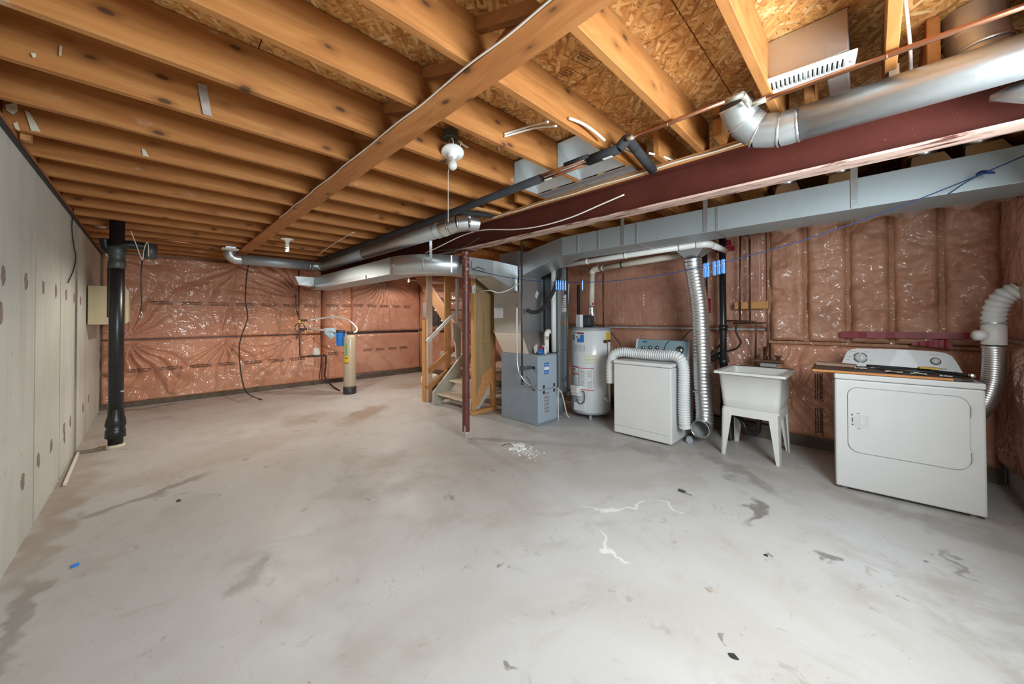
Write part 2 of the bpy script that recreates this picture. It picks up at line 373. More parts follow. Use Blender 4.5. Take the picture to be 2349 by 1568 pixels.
def insulation(name, cs, coat=1.0, fluffy=0.0, wr=1.0):
    t = NT(name); p = t.co((1,1,1), obj=False)
    a = t.noise(p, 1.7, 5, 0.6, 0.4); d = t.noise(p, 6.0, 5, 0.65, 0.3)
    c = t.ramp(a, [(0.3, cs[0]), (0.52, cs[1]), (0.75, cs[2])])
    c = t.mix(t.rng(d, 0.52, 0.8, 0, 0.5), c, cs[0])
    if fluffy: c = t.mix(t.rng(t.noise(p, 3.2, 4, 0.6, 0.5), 0.5, 0.7, 0, fluffy), c, tuple(x*0.55 for x in cs[0]))
    m = t.noise(t.n('ShaderNodeMapping', i_Vector=p, i_Scale=(1.0, 1.0, 0.35), i_Rotation=(0.3, 0.5, 0)).outputs[0], 9.0*wr, 5, 0.6, 1.8)
    m2 = t.noise(p, 22*wr, 3, 0.5, 2.0)
    rdg = t.math('ABSOLUTE', t.math('SUBTRACT', t.noise(t.n('ShaderNodeMapping', i_Vector=p, i_Scale=(1.0, 1.0, 0.5), i_Rotation=(0.2, 0.7, 0)).outputs[0], 5.5*wr, 4, 0.55, 1.2), 0.5))
    hgt = t.math('ADD', t.math('ADD', m, t.math('MULTIPLY', m2, 0.3)), t.math('MULTIPLY', rdg, -1.4))
    nb = t.n('ShaderNodeBump', i_Height=hgt, i_Strength=0.45, i_Distance=0.03).outputs[0]
    q1 = t.n('ShaderNodeMapping', i_Vector=p, i_Rotation=(0.75, 0.75, 0)).outputs[0]
    q2 = t.n('ShaderNodeMapping', i_Vector=p, i_Rotation=(-0.5, -0.45, 0)).outputs[0]
    r2 = t.math('ABSOLUTE', t.math('SUBTRACT', t.noise(t.n('ShaderNodeMapping', i_Vector=q1, i_Scale=(4.5*wr, 4.5*wr, 0.9*wr)).outputs[0], 1.0, 2, 0.5, 1.3), 0.5))
    r3 = t.noise(t.n('ShaderNodeMapping', i_Vector=q2, i_Scale=(1.6*wr, 1.6*wr, 8.0*wr)).outputs[0], 1.0, 3, 0.5, 1.2)
    nc = t.n('ShaderNodeBump', i_Height=t.math('ADD', t.math('MULTIPLY', r2, -0.9), t.math('MULTIPLY', r3, 0.35)), i_Strength=0.9, i_Distance=0.10).outputs[0]
    t.put(t.b.inputs['Normal'], nb); t.put(t.b.inputs['Coat Normal'], nc)
    return t.set(Base_Color=c, Roughness=0.55, Coat_Weight=coat, Coat_Roughness=0.11, Coat_IOR=1.5, Specular_IOR_Level=0.4)
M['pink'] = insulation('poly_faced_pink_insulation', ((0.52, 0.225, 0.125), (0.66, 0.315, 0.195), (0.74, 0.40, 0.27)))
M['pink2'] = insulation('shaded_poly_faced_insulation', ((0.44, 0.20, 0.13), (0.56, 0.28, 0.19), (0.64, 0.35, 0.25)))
M['batt'] = insulation('fluffy_pink_batt_under_poly', ((0.45, 0.20, 0.12), (0.60, 0.31, 0.20), (0.70, 0.41, 0.29)), coat=0.55, fluffy=0.35, wr=0.7)
M['studp'] = insulation('stud_under_poly', ((0.36, 0.17, 0.085), (0.44, 0.22, 0.115), (0.50, 0.27, 0.15)), coat=0.5)
M['print'] = plain('black_print', (0.10, 0.045, 0.03), 0.6)

def galv(name, c=(0.60, 0.635, 0.645), rough=0.36, metal=0.85, wav=0.02):
    t = NT(name); v = t.n('ShaderNodeTexVoronoi', feature='F1', i_Vector=t.co(), i_Scale=60.0, i_Randomness=1.0)
    s = t.n('ShaderNodeSeparateColor', i_Color=v.outputs['Color']).outputs[0]
    d = t.noise(t.co(), 3.0, 5 if wav < 0.05 else 1, 0.6)
    c2 = t.mix(t.math('MULTIPLY', s, 0.10), c, tuple(min(1, x*1.25) for x in c))
    c2 = t.mix(t.rng(d, 0.5, 0.8, 0, 0.3), c2, tuple(x*0.7 for x in c))
    r = t.math('ADD', t.math('MULTIPLY', s, 0.04), rough)
    t.bump(d, wav, 0.01 if wav < 0.05 else 0.05)
    return t.set(Base_Color=c2, Metallic=metal, Roughness=r)
M['galv'] = galv('galvanized_steel')
M['plenum'] = galv('wavy_sheet_metal', (0.62, 0.65, 0.66), 0.33, 0.9)
M['galvdull'] = galv('dull_galvanized_steel', (0.42, 0.475, 0.49), 0.5, 0.65)
M['galvshiny'] = galv('bright_galvanized_steel', (0.72, 0.75, 0.76), 0.28, 0.95)
M['alu'] = galv('aluminium_duct', (0.74, 0.75, 0.75), 0.30, 0.95)
def redsteel(name, worn):
    t = NT(name); p = t.co(rand=False)
    sp = t.noise(p, 70, 3, 0.7); a = t.noise(p, 3, 4, 0.6)
    c = t.ramp(a, [(0.3, (0.070, 0.015, 0.010)), (0.7, (0.105, 0.024, 0.016))])
    c = t.mix(t.rng(sp, 0.70, 0.76, 0, 0.7), c, (0.55, 0.30, 0.24))
    if worn:
        wv = t.noise(t.n('ShaderNodeMapping', i_Vector=p, i_Scale=(9, 1.3, 9)).outputs[0], 2.6, 6, 0.7)
        c = t.mix(t.rng(wv, 0.36, 0.52, 0, 0.92), c, (0.60, 0.42, 0.345))
    return t.set(Base_Color=c, Roughness=0.7, Specular_IOR_Level=0.2)
M['red'] = redsteel('red_primer_steel', False); M['redworn'] = redsteel('worn_red_primer_steel', True)
def columnred():
    t = NT('chipped_red_column'); p = t.co(rand=False); z = t.n('ShaderNodeSeparateXYZ', i_Vector=p).outputs[2]
    c = t.ramp(t.noise(p, 4, 4), [(0.3, (0.10, 0.025, 0.017)), (0.7, (0.15, 0.040, 0.028))])
    ch = t.math('MULTIPLY', t.rng(t.noise(p, 34, 4, 0.6), 0.58, 0.64), t.rng(z, 0.45, 0.85))
    c = t.mix(ch, c, (0.62, 0.45, 0.30))
    return t.set(Base_Color=c, Roughness=0.45)
M['redcol'] = columnred()
M['liner'] = plain('dull_aluminium_lining', (0.50, 0.51, 0.51), 0.5, 0.35, var=0.15)
M['white'] = plain('white_enamel', (0.70, 0.70, 0.685), 0.38, var=0.02, coat=0.08)
M['whiteplastic'] = plain('white_plastic', (0.74, 0.73, 0.69), 0.42, var=0.04)
M['whitehose'] = plain('white_vinyl_hose', (0.70, 0.72, 0.71), 0.4, var=0.05)
M['pvc'] = plain('white_pvc', (0.78, 0.77, 0.73), 0.35, var=0.04)
M['pvccream'] = plain('cream_pvc', (0.74, 0.68, 0.57), 0.4, var=0.06)
M['abs'] = plain('black_abs', (0.014, 0.014, 0.016), 0.32, var=0.2)
M['rubber'] = plain('black_rubber', (0.02, 0.02, 0.021), 0.55, var=0.2)
M['foam'] = plain('black_foam', (0.030, 0.030, 0.033), 0.8, var=0.25, spec=0.3)
M['copper'] = plain('copper_pipe_metal', (0.55, 0.26, 0.15), 0.34, 0.9, var=0.2)
M['coppergrimy'] = plain('grimy_copper', (0.16, 0.085, 0.055), 0.5, 0.6, var=0.4)
M['solder'] = plain('tarnished_solder', (0.55, 0.52, 0.42), 0.4, 0.7, var=0.25, scale=40)
M['wire'] = plain('white_cable_jacket', (0.80, 0.76, 0.68), 0.45, var=0.04)
M['blackwire'] = plain('black_cable', (0.02, 0.017, 0.016), 0.5)
M['furn'] = plain('grey_blue_furnace_enamel', (0.235, 0.275, 0.325), 0.42, var=0.05)
M['furnlight'] = plain('light_grey_blue_enamel', (0.36, 0.43, 0.50), 0.38, var=0.04)
M['heater'] = plain('white_tank_enamel', (0.72, 0.745, 0.75), 0.25, var=0.02, coat=0.3)
M['grey'] = plain('grey_plastic', (0.33, 0.34, 0.35), 0.5)
M['console'] = plain('blue_grey_console', (0.27, 0.39, 0.43), 0.4, var=0.05)
M['chrome'] = plain('chrome', (0.80, 0.81, 0.82), 0.14, 1.0, var=0.02)
M['bluep'] = plain('blue_plastic', (0.13, 0.33, 0.74), 0.4, var=0.08)
M['blueh'] = plain('blue_housing', (0.03, 0.22, 0.72), 0.35, var=0.05)
M['cloth'] = plain('pale_blue_cloth', (0.40, 0.58, 0.68), 0.9, var=0.12)
M['tank'] = plain('beige_fibreglass', (0.50, 0.42, 0.31), 0.35, var=0.04, coat=0.2)
M['cream'] = plain('cream_painted_board', (0.60, 0.53, 0.35), 0.7, var=0.06)
M['red_tape'] = plain('red_tape', (0.25, 0.006, 0.016), 0.4, var=0.3, coat=0.15, scale=12)
M['porcelain'] = plain('white_porcelain', (0.84, 0.84, 0.80), 0.25, var=0.01, coat=0.3)
M['stairgrey'] = plain('grey_stair_paint', (0.50, 0.47, 0.39), 0.5, var=0.06)
M['stairtread'] = plain('worn_stair_tread', (0.62, 0.52, 0.40), 0.55, var=0.12)
M['stairwhite'] = plain('white_stair_paint', (0.80, 0.78, 0.73), 0.45, var=0.03)
M['panelboard'] = wood('varnished_panel', ((0.34, 0.21, 0.095), (0.40, 0.265, 0.13), (0.46, 0.315, 0.165)), 'z', knots=False, rough=0.3)
M['dark'] = plain('dark_plastic', (0.035, 0.035, 0.04), 0.4)
M['counter'] = plain('dark_brown_laminate', (0.075, 0.055, 0.045), 0.45, var=0.2)
M['counteredge'] = plain('orange_edge_trim', (0.62, 0.25, 0.06), 0.5, var=0.08)
M['cardboard'] = plain('cardboard', (0.42, 0.27, 0.18), 0.85, var=0.15)
M['paper'] = plain('paper', (0.78, 0.76, 0.70), 0.8, var=0.04)
M['yellow'] = plain('yellow_plastic', (0.78, 0.48, 0.03), 0.45)
M['rope'] = plain('blue_cord', (0.015, 0.045, 0.16), 0.6)
M['cleartape'] = plain('clear_tape', (0.45, 0.40, 0.36), 0.2, var=0.3, coat=0.6, scale=15)
M['putty'] = plain('putty_patch', (0.66, 0.60, 0.47), 0.8, var=0.08)
M['labelgrey'] = plain('grey_label', (0.62, 0.64, 0.645), 0.5)
M['labelwhite'] = plain('white_label', (0.78, 0.79, 0.79), 0.5)
M['labelred'] = plain('red_label_bar', (0.52, 0.03, 0.04), 0.5)
M['labelblue'] = plain('blue_label', (0.03, 0.17, 0.50), 0.5)
M['labelyellow'] = plain('yellow_label', (0.80, 0.55, 0.02), 0.5)
M['labelgreen'] = plain('green_label', (0.10, 0.42, 0.08), 0.5)
M['labelcream'] = plain('cream_label', (0.74, 0.71, 0.56), 0.5)
M['ink'] = plain('dark_ink', (0.06, 0.06, 0.07), 0.6)
M['greyink'] = plain('grey_ink', (0.36, 0.37, 0.38), 0.6)
M['boxmetal'] = plain('dark_grey_metal', (0.10, 0.11, 0.105), 0.5, 0.6)
M['glassy'] = plain('frosted_bulb_glass', (0.62, 0.60, 0.57), 0.22, var=0.02)
M['tanmetal'] = galv('warm_sheet_metal', (0.62, 0.585, 0.54), 0.42, 0.85)
M['plastic_sheet'] = plain('crumpled_clear_plastic', (0.60, 0.58, 0.54), 0.18, var=0.1, coat=0.7)
M['grillewhite'] = plain('white_register_paint', (0.82, 0.82, 0.79), 0.35, var=0.02)

# ------------------------------------------------------------------ the room
XL, XR, YN, YF, ZW = -0.54, 4.80, -0.74, 8.06, 2.305      # inner faces, top of the concrete
b = B(); box(b, -0.9, 5.15, -1.1, 8.4, -0.15, 0.0); struct('floor', b, M['floor'])
b = B(); box(b, XL-0.25, XL, -0.99, YF+0.25, -0.1, ZW); wl = struct('wall_left', b, M['wallc'])
b = B(); box(b, XL, XR+0.25, YF, YF+0.25, -0.1, ZW+0.24); wf = struct('wall_far', b, M['wallc'])
b = B(); box(b, XR, XR+0.25, -0.99, YF, -0.1, ZW+0.24); wr = struct('wall_right', b, M['wallc'])
# near wall, behind the camera, with a wide high window opening
b = B()
for x0, x1, z0, z1 in ((XL, 0.3, 0, ZW), (2.6, XR, 0, ZW), (0.3, 2.6, 0, 1.3), (0.3, 2.6, 2.15, ZW)):
    box(b, x0, x1, YN-0.25, YN, z0-0.0, z1)
box(b, XL, XR, YN-0.25, YN-0.05, ZW, ZW+0.24)
wn = struct('wall_near', b, M['wallc'])
for i, (x0, x1) in enumerate(((0.3, 2.6),)):
    b = B()
    for q in ((x0, x0+0.05, 1.3, 2.15), (x1-0.05, x1, 1.3, 2.15), (x0, x1, 1.3, 1.35), (x0, x1, 2.1, 2.15), ((x0+x1)/2-0.02, (x0+x1)/2+0.02, 1.3, 2.15)):
        box(b, q[0], q[1], YN-0.15, YN-0.10, q[2], q[3])
    wi = struct('window_%d' % (i+1), b, M['stairwhite'])
    b = B(); box(b, x0+0.04, x1-0.04, YN-0.13, YN-0.125, 1.34, 2.11)
    gl = bpy.data.materials.get('window_glass')
    if gl is None:
        t = NT('window_glass'); gl = t.set(Base_Color=(0.9, 0.95, 1, 1), Roughness=0.02, Transmission_Weight=1.0, IOR=1.1)
    part(wi, 'pane', b, gl)

# form-joint ridges and tie-hole patches of the concrete wall
for (x, w_) in ((138, 0.012), (176, 0.03), (197, 0.012), (80, 0.01)):
    ang = math.atan2(x-1174.5, 825.84) + R(44.99); Y = XL/math.tan(ang)
    b = B(); box(b, XL-0.002, XL+0.002, Y-w_/2, Y+w_/2, 0.0, ZW-0.02); part(wl, 'form_joint', b, M['joint'])
ties = [(5,628),(58,644),(98,657),(127,667),(151,676),(169,684),(184,689),(0,715),(91,1052),(120,1020),(149,980),(163,965),(192,932),(204,912),(55,1100),(150,1000)]
for i, (x, y) in enumerate(ties):
    ang = math.atan2(x-1174.5, 825.84) + R(44.99); Y = XL/math.tan(ang)
    dep = (XL+Y)*0.7071; z = 1.32 + (733.5-y)/825.84*dep
    b = B(); n = 11; rr = 0.040
    pts = [(Y+rr*(0.75+0.5*rnd.random())*math.cos(2*math.pi*k/n), z+rr*1.25*(0.75+0.5*rnd.random())*math.sin(2*math.pi*k/n)) for k in range(n)]
    prism(b, pts, 'x', XL-0.001, XL+0.0025); part(wl, 'tie_hole_patch', b, M['tie'])

# ------------------------------------------------------------------ ceiling
ZJ, ZT = 2.345, 2.548
b = B(); box(b, -0.8, 5.1, -1.1, 8.35, 2.585, 2.63); ceil = struct('ceiling', b, M['plate'])
xs = [-0.78, 0.335, 1.56, 2.78, 4.0, 5.08]; ys = [-1.08, 0.535, 2.975, 5.415, 7.855, 8.33]
hatch = lambda x0, x1, y0, y1: False
k = 0
for i in range(len(xs)-1):
    for j in range(len(ys)-1):
        b = B(); box(b, xs[i]+0.002, xs[i+1]-0.002, ys[j]+0.002, ys[j+1]-0.002, ZT, ZT+0.018, 0.0015, seg=1)
        part(ceil, 'subfloor_panel', b, M['osb'])
JY = [-0.849, -0.447, -0.045, 0.351, 0.756, 1.165, 1.570, 1.990, 2.405, 2.843, 3.262, 3.69, 4.125, 4.56, 5.025, 5.46, 5.90, 6.35, 6.80, 7.25, 7.68]
def mk_joist(x0, x1):
    bb = B(); box(bb, x0, x1, -0.019, 0.019, -0.1015, 0.1015, 0.003, seg=1)
    return finish(bb, 'joist', M['joist'])
mA = mk_joist(-1.53, 1.53)
for y in JY:                                     # left span: sill to beam
    o = bpy.data.objects.new('joist', mA); COL.objects.link(o); o.parent = ceil
    o.location = (0.965, y-0.019+rnd.uniform(-0.002, 0.002), (ZJ+ZT)/2+rnd.uniform(-0.002, 0.0))
mB = mk_joist(-1.27, 1.27); mC = mk_joist(-0.47, 0.47)
for n, y in enumerate(JY):                       # right span, lapped over the beam; cut short at the stair opening
    off = 0.125 if y < 1.0 else 0.19
    o = bpy.data.objects.new('joist', mB if not (4.6 < y < 7.0) else mC); COL.objects.link(o); o.parent = ceil
    o.location = ((3.52 if not (4.6 < y < 7.0) else 2.72), y-off-0.019, (ZJ+ZT)/2-0.001)
# bridging crosses above the strapping
for n in range(len(JY)-1):
    y0, y1 = JY[n], JY[n+1]-0.038
    for s_ in (0, 1):
        bb = B(); za, zb = (ZJ+0.03, ZT-0.035) if s_ == 0 else (ZT-0.035, ZJ+0.03)
        xx = 0.935+0.05*s_
        bar(bb, (xx, y0+0.004, za), (xx, y1-0.004, zb), 0.036, 0.05, (1,0,0) if False else (0,0,1), 0.002)
        part(ceil, 'bridging', bb, M['bridge'])
b = B(); box(b, 0.895, 1.035, -0.95, 7.62, ZJ-0.019, ZJ-0.001, 0.003); part(ceil, 'strapping_board', b, M['strap'])
b = B(); box(b, 0.94, 1.03, 7.3, 8.03, ZJ-0.018, ZJ-0.001, 0.003); part(ceil, 'strapping_board', b, M['strap'])
# sill, gasket and rim boards
b = B(); box(b, XL-0.16, XL+0.012, -0.98, YF-0.01, ZW+0.002, ZJ-0.001, 0.003); part(ceil, 'sill_plate', b, M['bridge'])
b = B(); box(b, XL-0.15, XL+0.018, -0.98, YF-0.01, ZW-0.018, ZW+0.002); part(ceil, 'sill_gasket', b, M['rubber'])
b = B(); box(b, XL-0.07, XL-0.03, -0.98, YF, ZJ, ZT, 0.002); part(ceil, 'rim_board', b, M['bridge'])
b = B(); box(b, XL-0.02, XR, YF-0.04, YF-0.002, ZJ, ZT, 0.002); part(ceil, 'rim_board', b, M['bridge'])
b = B(); box(b, XR-0.045, XR-0.005, YN-0.2, YF-0.05, ZJ, ZT, 0.002); part(ceil, 'rim_board', b, M['bridge'])
p = (-0.480, 3.319, 2.273)
b = B(); box(b, XL+0.02, XL+0.058, p[1]-0.02, p[1]+0.025, 2.318, ZJ+0.16, 0.002); part(ceil, 'nailing_block', b, M['block'])
# nails through the subfloor are tiny: left out; blocking near the far end of the strapping
b = B(); box(b, 1.05, 2.3, 7.10, 7.19, ZJ-0.02, ZJ-0.001, 0.002); part(ceil, 'blocking', b, M['strap'])
# paint and putty marks on the joists at the left
for (x, y, wy, hz) in ((28, 250, .05, .06), (70, 275, .04, .10), (38, 287, .03, .04), (77, 128, .025, .03), (140, 118, .01, .06), (330, 350, .03, .05)):
    pass
# clear tape hanging on a joist
# ------------------------------------------------------------------ insulation on the walls
def vnoise(u, v, seed):
    r = np.random.RandomState(seed); g = r.rand(64, 64)
    ui = np.floor(u).astype(int); vi = np.floor(v).astype(int); fu = u-ui; fv = v-vi
    fu = fu*fu*(3-2*fu); fv = fv*fv*(3-2*fv)
    q = lambda a, c: g[a % 64, c % 64]
    return (q(ui,vi)*(1-fu)+q(ui+1,vi)*fu)*(1-fv)+(q(ui,vi+1)*(1-fu)+q(ui+1,vi+1)*fu)*fv - 0.5
def fbm(u, v, seed, oct=4):
    s = 0; a = 1.0
    for k in range(oct): s = s + a*vnoise(u*2**k+k*7.3, v*2**k+k*3.1, seed+k); a *= 0.5
    return s
def pleats(u, v, pins):
    d = 0
    for (pu, pv, amp, rad, k, lo, hi) in pins:
        du, dv = u-pu, v-pv; r = np.hypot(du, dv)+1e-4; th = np.arctan2(dv, du)
        m = np.exp(-(r/rad)**1.5)*np.clip(r/0.05, 0, 1)
        win = 0.5*(1+np.tanh((th-lo)*6))*0.5*(1+np.tanh((hi-th)*6))
        d = d + amp*m*win*0.85*(np.abs(np.sin(0.5*k*th+4*vnoise(th*1.3+9+pu*3, r*2.5+9, 5)+2*vnoise(du*3+9, dv*3+9, 6)))-0.5) - 0.028*np.exp(-(r/0.05)**2)
    return d
def blanket(parent, name, O, U, V, N, lu, lv, disp, m, step=0.02, bulge=0.05, back=0.02, edge=0.06, label=None):
    nu, nv = max(3, int(lu/step)), max(3, int(lv/step))
    u, v = np.meshgrid(np.linspace(0, lu, nu), np.linspace(0, lv, nv), indexing='ij')
    e = np.minimum(np.minimum(u, lu-u), np.minimum(v, lv-v)); e = np.clip(e/edge, 0, 1)
    prof = np.sqrt(1-(1-e)**2)
    d = -back + prof*(back + bulge + disp(u, v))
    O, U, V, N = (np.array(q, float) for q in (O, U, V, N))
    P = O + u[..., None]*U + v[..., None]*V + d[..., None]*N
    me = bpy.data.meshes.new(name)
    idx = np.arange(nu*nv).reshape(nu, nv)
    f = np.stack((idx[:-1,:-1], idx[1:,:-1], idx[1:,1:], idx[:-1,1:]), -1).reshape(-1, 4)
    if np.dot(np.cross(U, V), N) < 0: f = f[:, ::-1]
    me.from_pydata(P.reshape(-1,3).tolist(), [], f.tolist())
    me.polygons.foreach_set('use_smooth', [True]*len(me.polygons)); me.materials.append(m); me.update()
    c = Vector(P.reshape(-1,3).mean(0)); me.transform(Matrix.Translation(-c))
    o = bpy.data.objects.new(name, me); COL.objects.link(o); o.location = c; o.parent = parent
    if label: o['label'] = label
    def at(uu, vv, lift=0.004):
        a = np.array([[uu]]); c2 = np.array([[vv]]); ee = min(min(uu, lu-uu), min(vv, lv-vv)); ee = max(0, min(1, ee/edge))
        dd = -back + math.sqrt(1-(1-ee)**2)*(back+bulge+float(np.asarray(disp(a, c2)).ravel()[0]))
        return Vector(O + uu*U + vv*V + (dd+lift)*N)
    o_at[o.name] = at
    return o
o_at = {}
def stamps(batt, u0, u1, v0, pitch, ln, vertical=False, rows=3):
    """the row of repeated printed lines on the facing, laid on the surface"""
    at = o_at[batt.name]; bb = B(); u = u0
    def strip(ua, ub, va, vb, n=6):
        L = []; 
        for i in range(n+1):
            t_ = ua+(ub-ua)*i/n
            L.append(((bb.verts.new(at(t_, va) - batt.location), bb.verts.new(at(t_, vb) - batt.location)) if not vertical else
                      (bb.verts.new(at(va, t_) - batt.location), bb.verts.new(at(vb, t_) - batt.location))))
        for a, c in zip(L, L[1:]): bb.faces.new((a[0], c[0], c[1], a[1]))
    while u+ln < u1:
        sgn = -1 if not vertical else 1
        x = u+0.02
        strip(u, u+0.012, v0-0.004, v0+0.010, 1); strip(u+ln-0.012, u+ln, v0-0.004, v0+0.010, 1)
        while x < u+ln-0.03:                      # heading, broken into words
            l2 = min(rnd.uniform(0.03, 0.10), u+ln-0.02-x); strip(x, x+l2, v0, v0+0.012, 3); x += l2+0.008
        for r_ in range(1, rows):
            x = u+rnd.uniform(0, 0.03)
            while x < u+ln-0.02:
                l2 = min(rnd.uniform(0.02, 0.07), u+ln-x); vv = v0+sgn*0.018*r_-0.004; strip(x, x+l2, vv, vv+0.009, 3); x += l2+0.006
        u += pitch
    me = finish(bb, 'printed_line', M['print']); o = bpy.data.objects.new('printed_line', me); COL.objects.link(o); o.parent = batt
    return o
NF = (0, -1, 0)
# far wall, left of the pier: an upper and a lower blanket, a batten between them
pinsU = [(0.30, 0.02, 0.08, 0.5, 18, 0.3, 2.9), (1.42, 0.02, 0.035, 0.35, 8, 0.4, 2.7), (2.62, 0.72, 0.085, 0.8, 34, 2.0, 4.0), (2.55, 0.35, 0.08, 0.55, 30, 1.2, 3.4), (1.55, 1.22, 0.06, 0.8, 12, -2.9, -0.1), (0.15, 1.2, 0.04, 0.6, 9, -1.7, 0.1)]
dU = lambda u, v: 0.035*fbm(u*1.6, v*1.6, 3) + 0.022*np.abs(fbm(u*2.2+v*1.1, v*7.0, 21, 3))*(v > 0.4) + pleats(u, v, pinsU)
up_l = blanket(wf, 'insulation_blanket', (XL+0.004, YF-0.02, 1.020), (1,0,0), (0,0,1), NF, 3.006, 1.32, dU, M['pink'], 0.015, 0.06, edge=0.04)
pinsL = [(0.30, 0.90, 0.11, 0.8, 16, -2.9, -0.2), (1.42, 0.90, 0.08, 0.6, 18, -2.7, -0.4), (2.45, 0.88, 0.08, 0.65, 24, -3.0, -1.2), (0.75, 0.05, 0.055, 0.45, 9, 0.3, 2.8), (0.05, 0.4, 0.05, 0.5, 7, -1.4, 1.3)]
dL = lambda u, v: 0.035*fbm(u*1.5+4, v*1.5, 8) + 0.016*np.abs(fbm(u*2.0, v*4.5+u*2, 31, 3)) + pleats(u, v, pinsL)
lo_l = blanket(wf, 'insulation_blanket', (XL+0.004, YF-0.02, 0.065), (1,0,0), (0,0,1), NF, 3.006, 0.957, dL, M['pink'], 0.015, 0.07, edge=0.04)
stamps(up_l, 0.50, 2.95, 0.585, 0.36, 0.27); stamps(lo_l, 0.26, 2.95, 0.50, 0.36, 0.27); stamps(lo_l, 0.02, 0.2, 0.46, 0.36, 0.12)
b = B(); box(b, XL+0.02, XR-0.1, YF-0.035, YF-0.001, 1.005, 1.038, 0.003); part(wf, 'batten', b, M['dark'])
# pier wrapped in one standing piece, then the wall beyond it
dP = lambda u, v: 0.19*np.sqrt(np.clip(1-((u-0.30)/0.30)**2, 0, 1)) + 0.02*fbm(u*2, v*2, 12) + pleats(u, v, [(0.2, 1.35, 0.03, 0.35, 12, -1.6, 0.6)])
pier = blanket(wf, 'insulation_blanket', (2.46, YF-0.02, 0.07), (1,0,0), (0,0,1), NF, 0.60, 2.27, dP, M['pink'], 0.015, 0.03)
stamps(pier, 0.05, 0.6, 1.55, 0.30, 0.22); stamps(pier, 0.05, 0.6, 0.56, 0.30, 0.22)
pinsR = [(0.75, 1.22, 0.12, 0.85, 34, -2.7, -0.5)]
dR1 = lambda u, v: 0.03*fbm(u*1.6, v*1.6, 41) + pleats(u, v, pinsR)
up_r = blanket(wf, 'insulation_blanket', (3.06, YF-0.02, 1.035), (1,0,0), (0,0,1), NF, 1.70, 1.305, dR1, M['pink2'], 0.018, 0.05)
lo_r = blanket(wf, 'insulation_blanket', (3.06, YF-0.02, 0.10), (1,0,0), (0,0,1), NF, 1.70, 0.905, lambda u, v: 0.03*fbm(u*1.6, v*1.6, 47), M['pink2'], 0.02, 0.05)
stamps(up_r, 0.05, 1.5, 0.60, 0.29, 0.21); stamps(lo_r, 0.25, 1.5, 0.55, 0.29, 0.21)
# right wall: faced blankets low and far, open batts between studs high and near
NR = (-1, 0, 0)
rw = lambda y0, z0, ly, lz, disp, m, st=0.02, bu=0.05, **k_: blanket(wr, 'insulation_blanket', (XR-0.04, y0, z0), (0,1,0), (0,0,1), NR, ly, lz, disp, m, st, bu, **k_)
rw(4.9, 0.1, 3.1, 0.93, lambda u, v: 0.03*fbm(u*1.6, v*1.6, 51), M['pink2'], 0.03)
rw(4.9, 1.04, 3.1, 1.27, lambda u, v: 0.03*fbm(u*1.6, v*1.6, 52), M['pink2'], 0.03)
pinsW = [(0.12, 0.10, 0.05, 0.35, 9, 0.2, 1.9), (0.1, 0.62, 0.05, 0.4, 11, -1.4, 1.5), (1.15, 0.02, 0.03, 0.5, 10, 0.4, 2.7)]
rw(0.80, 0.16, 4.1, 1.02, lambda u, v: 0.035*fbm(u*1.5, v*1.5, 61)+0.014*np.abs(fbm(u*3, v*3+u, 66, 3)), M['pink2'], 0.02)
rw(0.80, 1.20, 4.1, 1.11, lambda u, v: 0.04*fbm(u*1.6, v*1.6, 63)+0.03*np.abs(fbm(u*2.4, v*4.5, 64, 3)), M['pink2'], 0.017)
lowb = rw(-0.72, 0.10, 1.51, 0.955, lambda u, v: 0.035*fbm(u*2.0, v*1.6, 71)+0.02*np.abs(fbm(u*6, v*1.6, 73, 3))+pleats(u, v, [(1.3, 0.45, 0.05, 0.4, 12, -2.4, 2.4), (1.42, 0.7, 0.05, 0.35, 13, 1.9, 4.4)]), M['pink'], 0.014, 0.06)
stamps(lowb, 0.05, 0.9, 1.075, 0.34, 0.27, vertical=True, rows=4)
for y in (0.785, 0.473, 0.159, -0.128, -0.418):
    b = B(); box(b, XR-0.082, XR-0.03, y-0.02, y+0.02, 1.06, 2.34, 0.004); part(wr, 'stud', b, M['studp'])
edges = [0.785, 0.473, 0.159, -0.128, -0.418, -0.745]
for i, (a, c) in enumerate(zip(edges, edges[1:])):
    ly = a-c-0.022
    dB = (lambda s: lambda u, v: 0.065*fbm(u*4.0, v*4.4, s)+0.045*np.abs(fbm(u*4.0, v*8.0, s+3, 3)))(80+11*i)
    bt = blanket(wr, 'insulation_batt', (XR-0.085, c+0.011, 1.075), (0,1,0), (0,0,1), NR, ly, 1.23, dB, M['batt'], 0.012, 0.05, edge=0.055)
b = B(); box(b, XR-0.10, XR-0.02, -0.71, 0.80, 1.045, 1.075, 0.004); part(wr, 'batten', b, M['studp'])
b = B(); box(b, XR-0.07, XR-0.001, -0.72, YF-0.03, 0.0, 0.15, 0.004); part(wr, 'bottom_plate', b, M['darkwood'])
b = B(); box(b, XL+0.002, XR-0.08, YF-0.075, YF-0.001, 0.0, 0.08, 0.004); part(wf, 'bottom_plate', b, M['darkwood'])
# near wall in the corner behind the dryer
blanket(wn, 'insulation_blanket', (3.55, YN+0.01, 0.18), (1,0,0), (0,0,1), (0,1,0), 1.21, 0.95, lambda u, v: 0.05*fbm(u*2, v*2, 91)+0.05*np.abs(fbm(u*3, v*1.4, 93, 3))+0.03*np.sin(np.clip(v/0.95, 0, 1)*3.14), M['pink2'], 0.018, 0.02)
blanket(wn, 'insulation_blanket', (3.55, YN+0.01, 1.14), (1,0,0), (0,0,1), (0,1,0), 1.21, 1.20, lambda u, v: 0.04*fbm(u*2, v*2, 95)+0.03*np.abs(fbm(u*6, v*1.2, 97, 3)), M['pink2'], 0.018, 0.02)
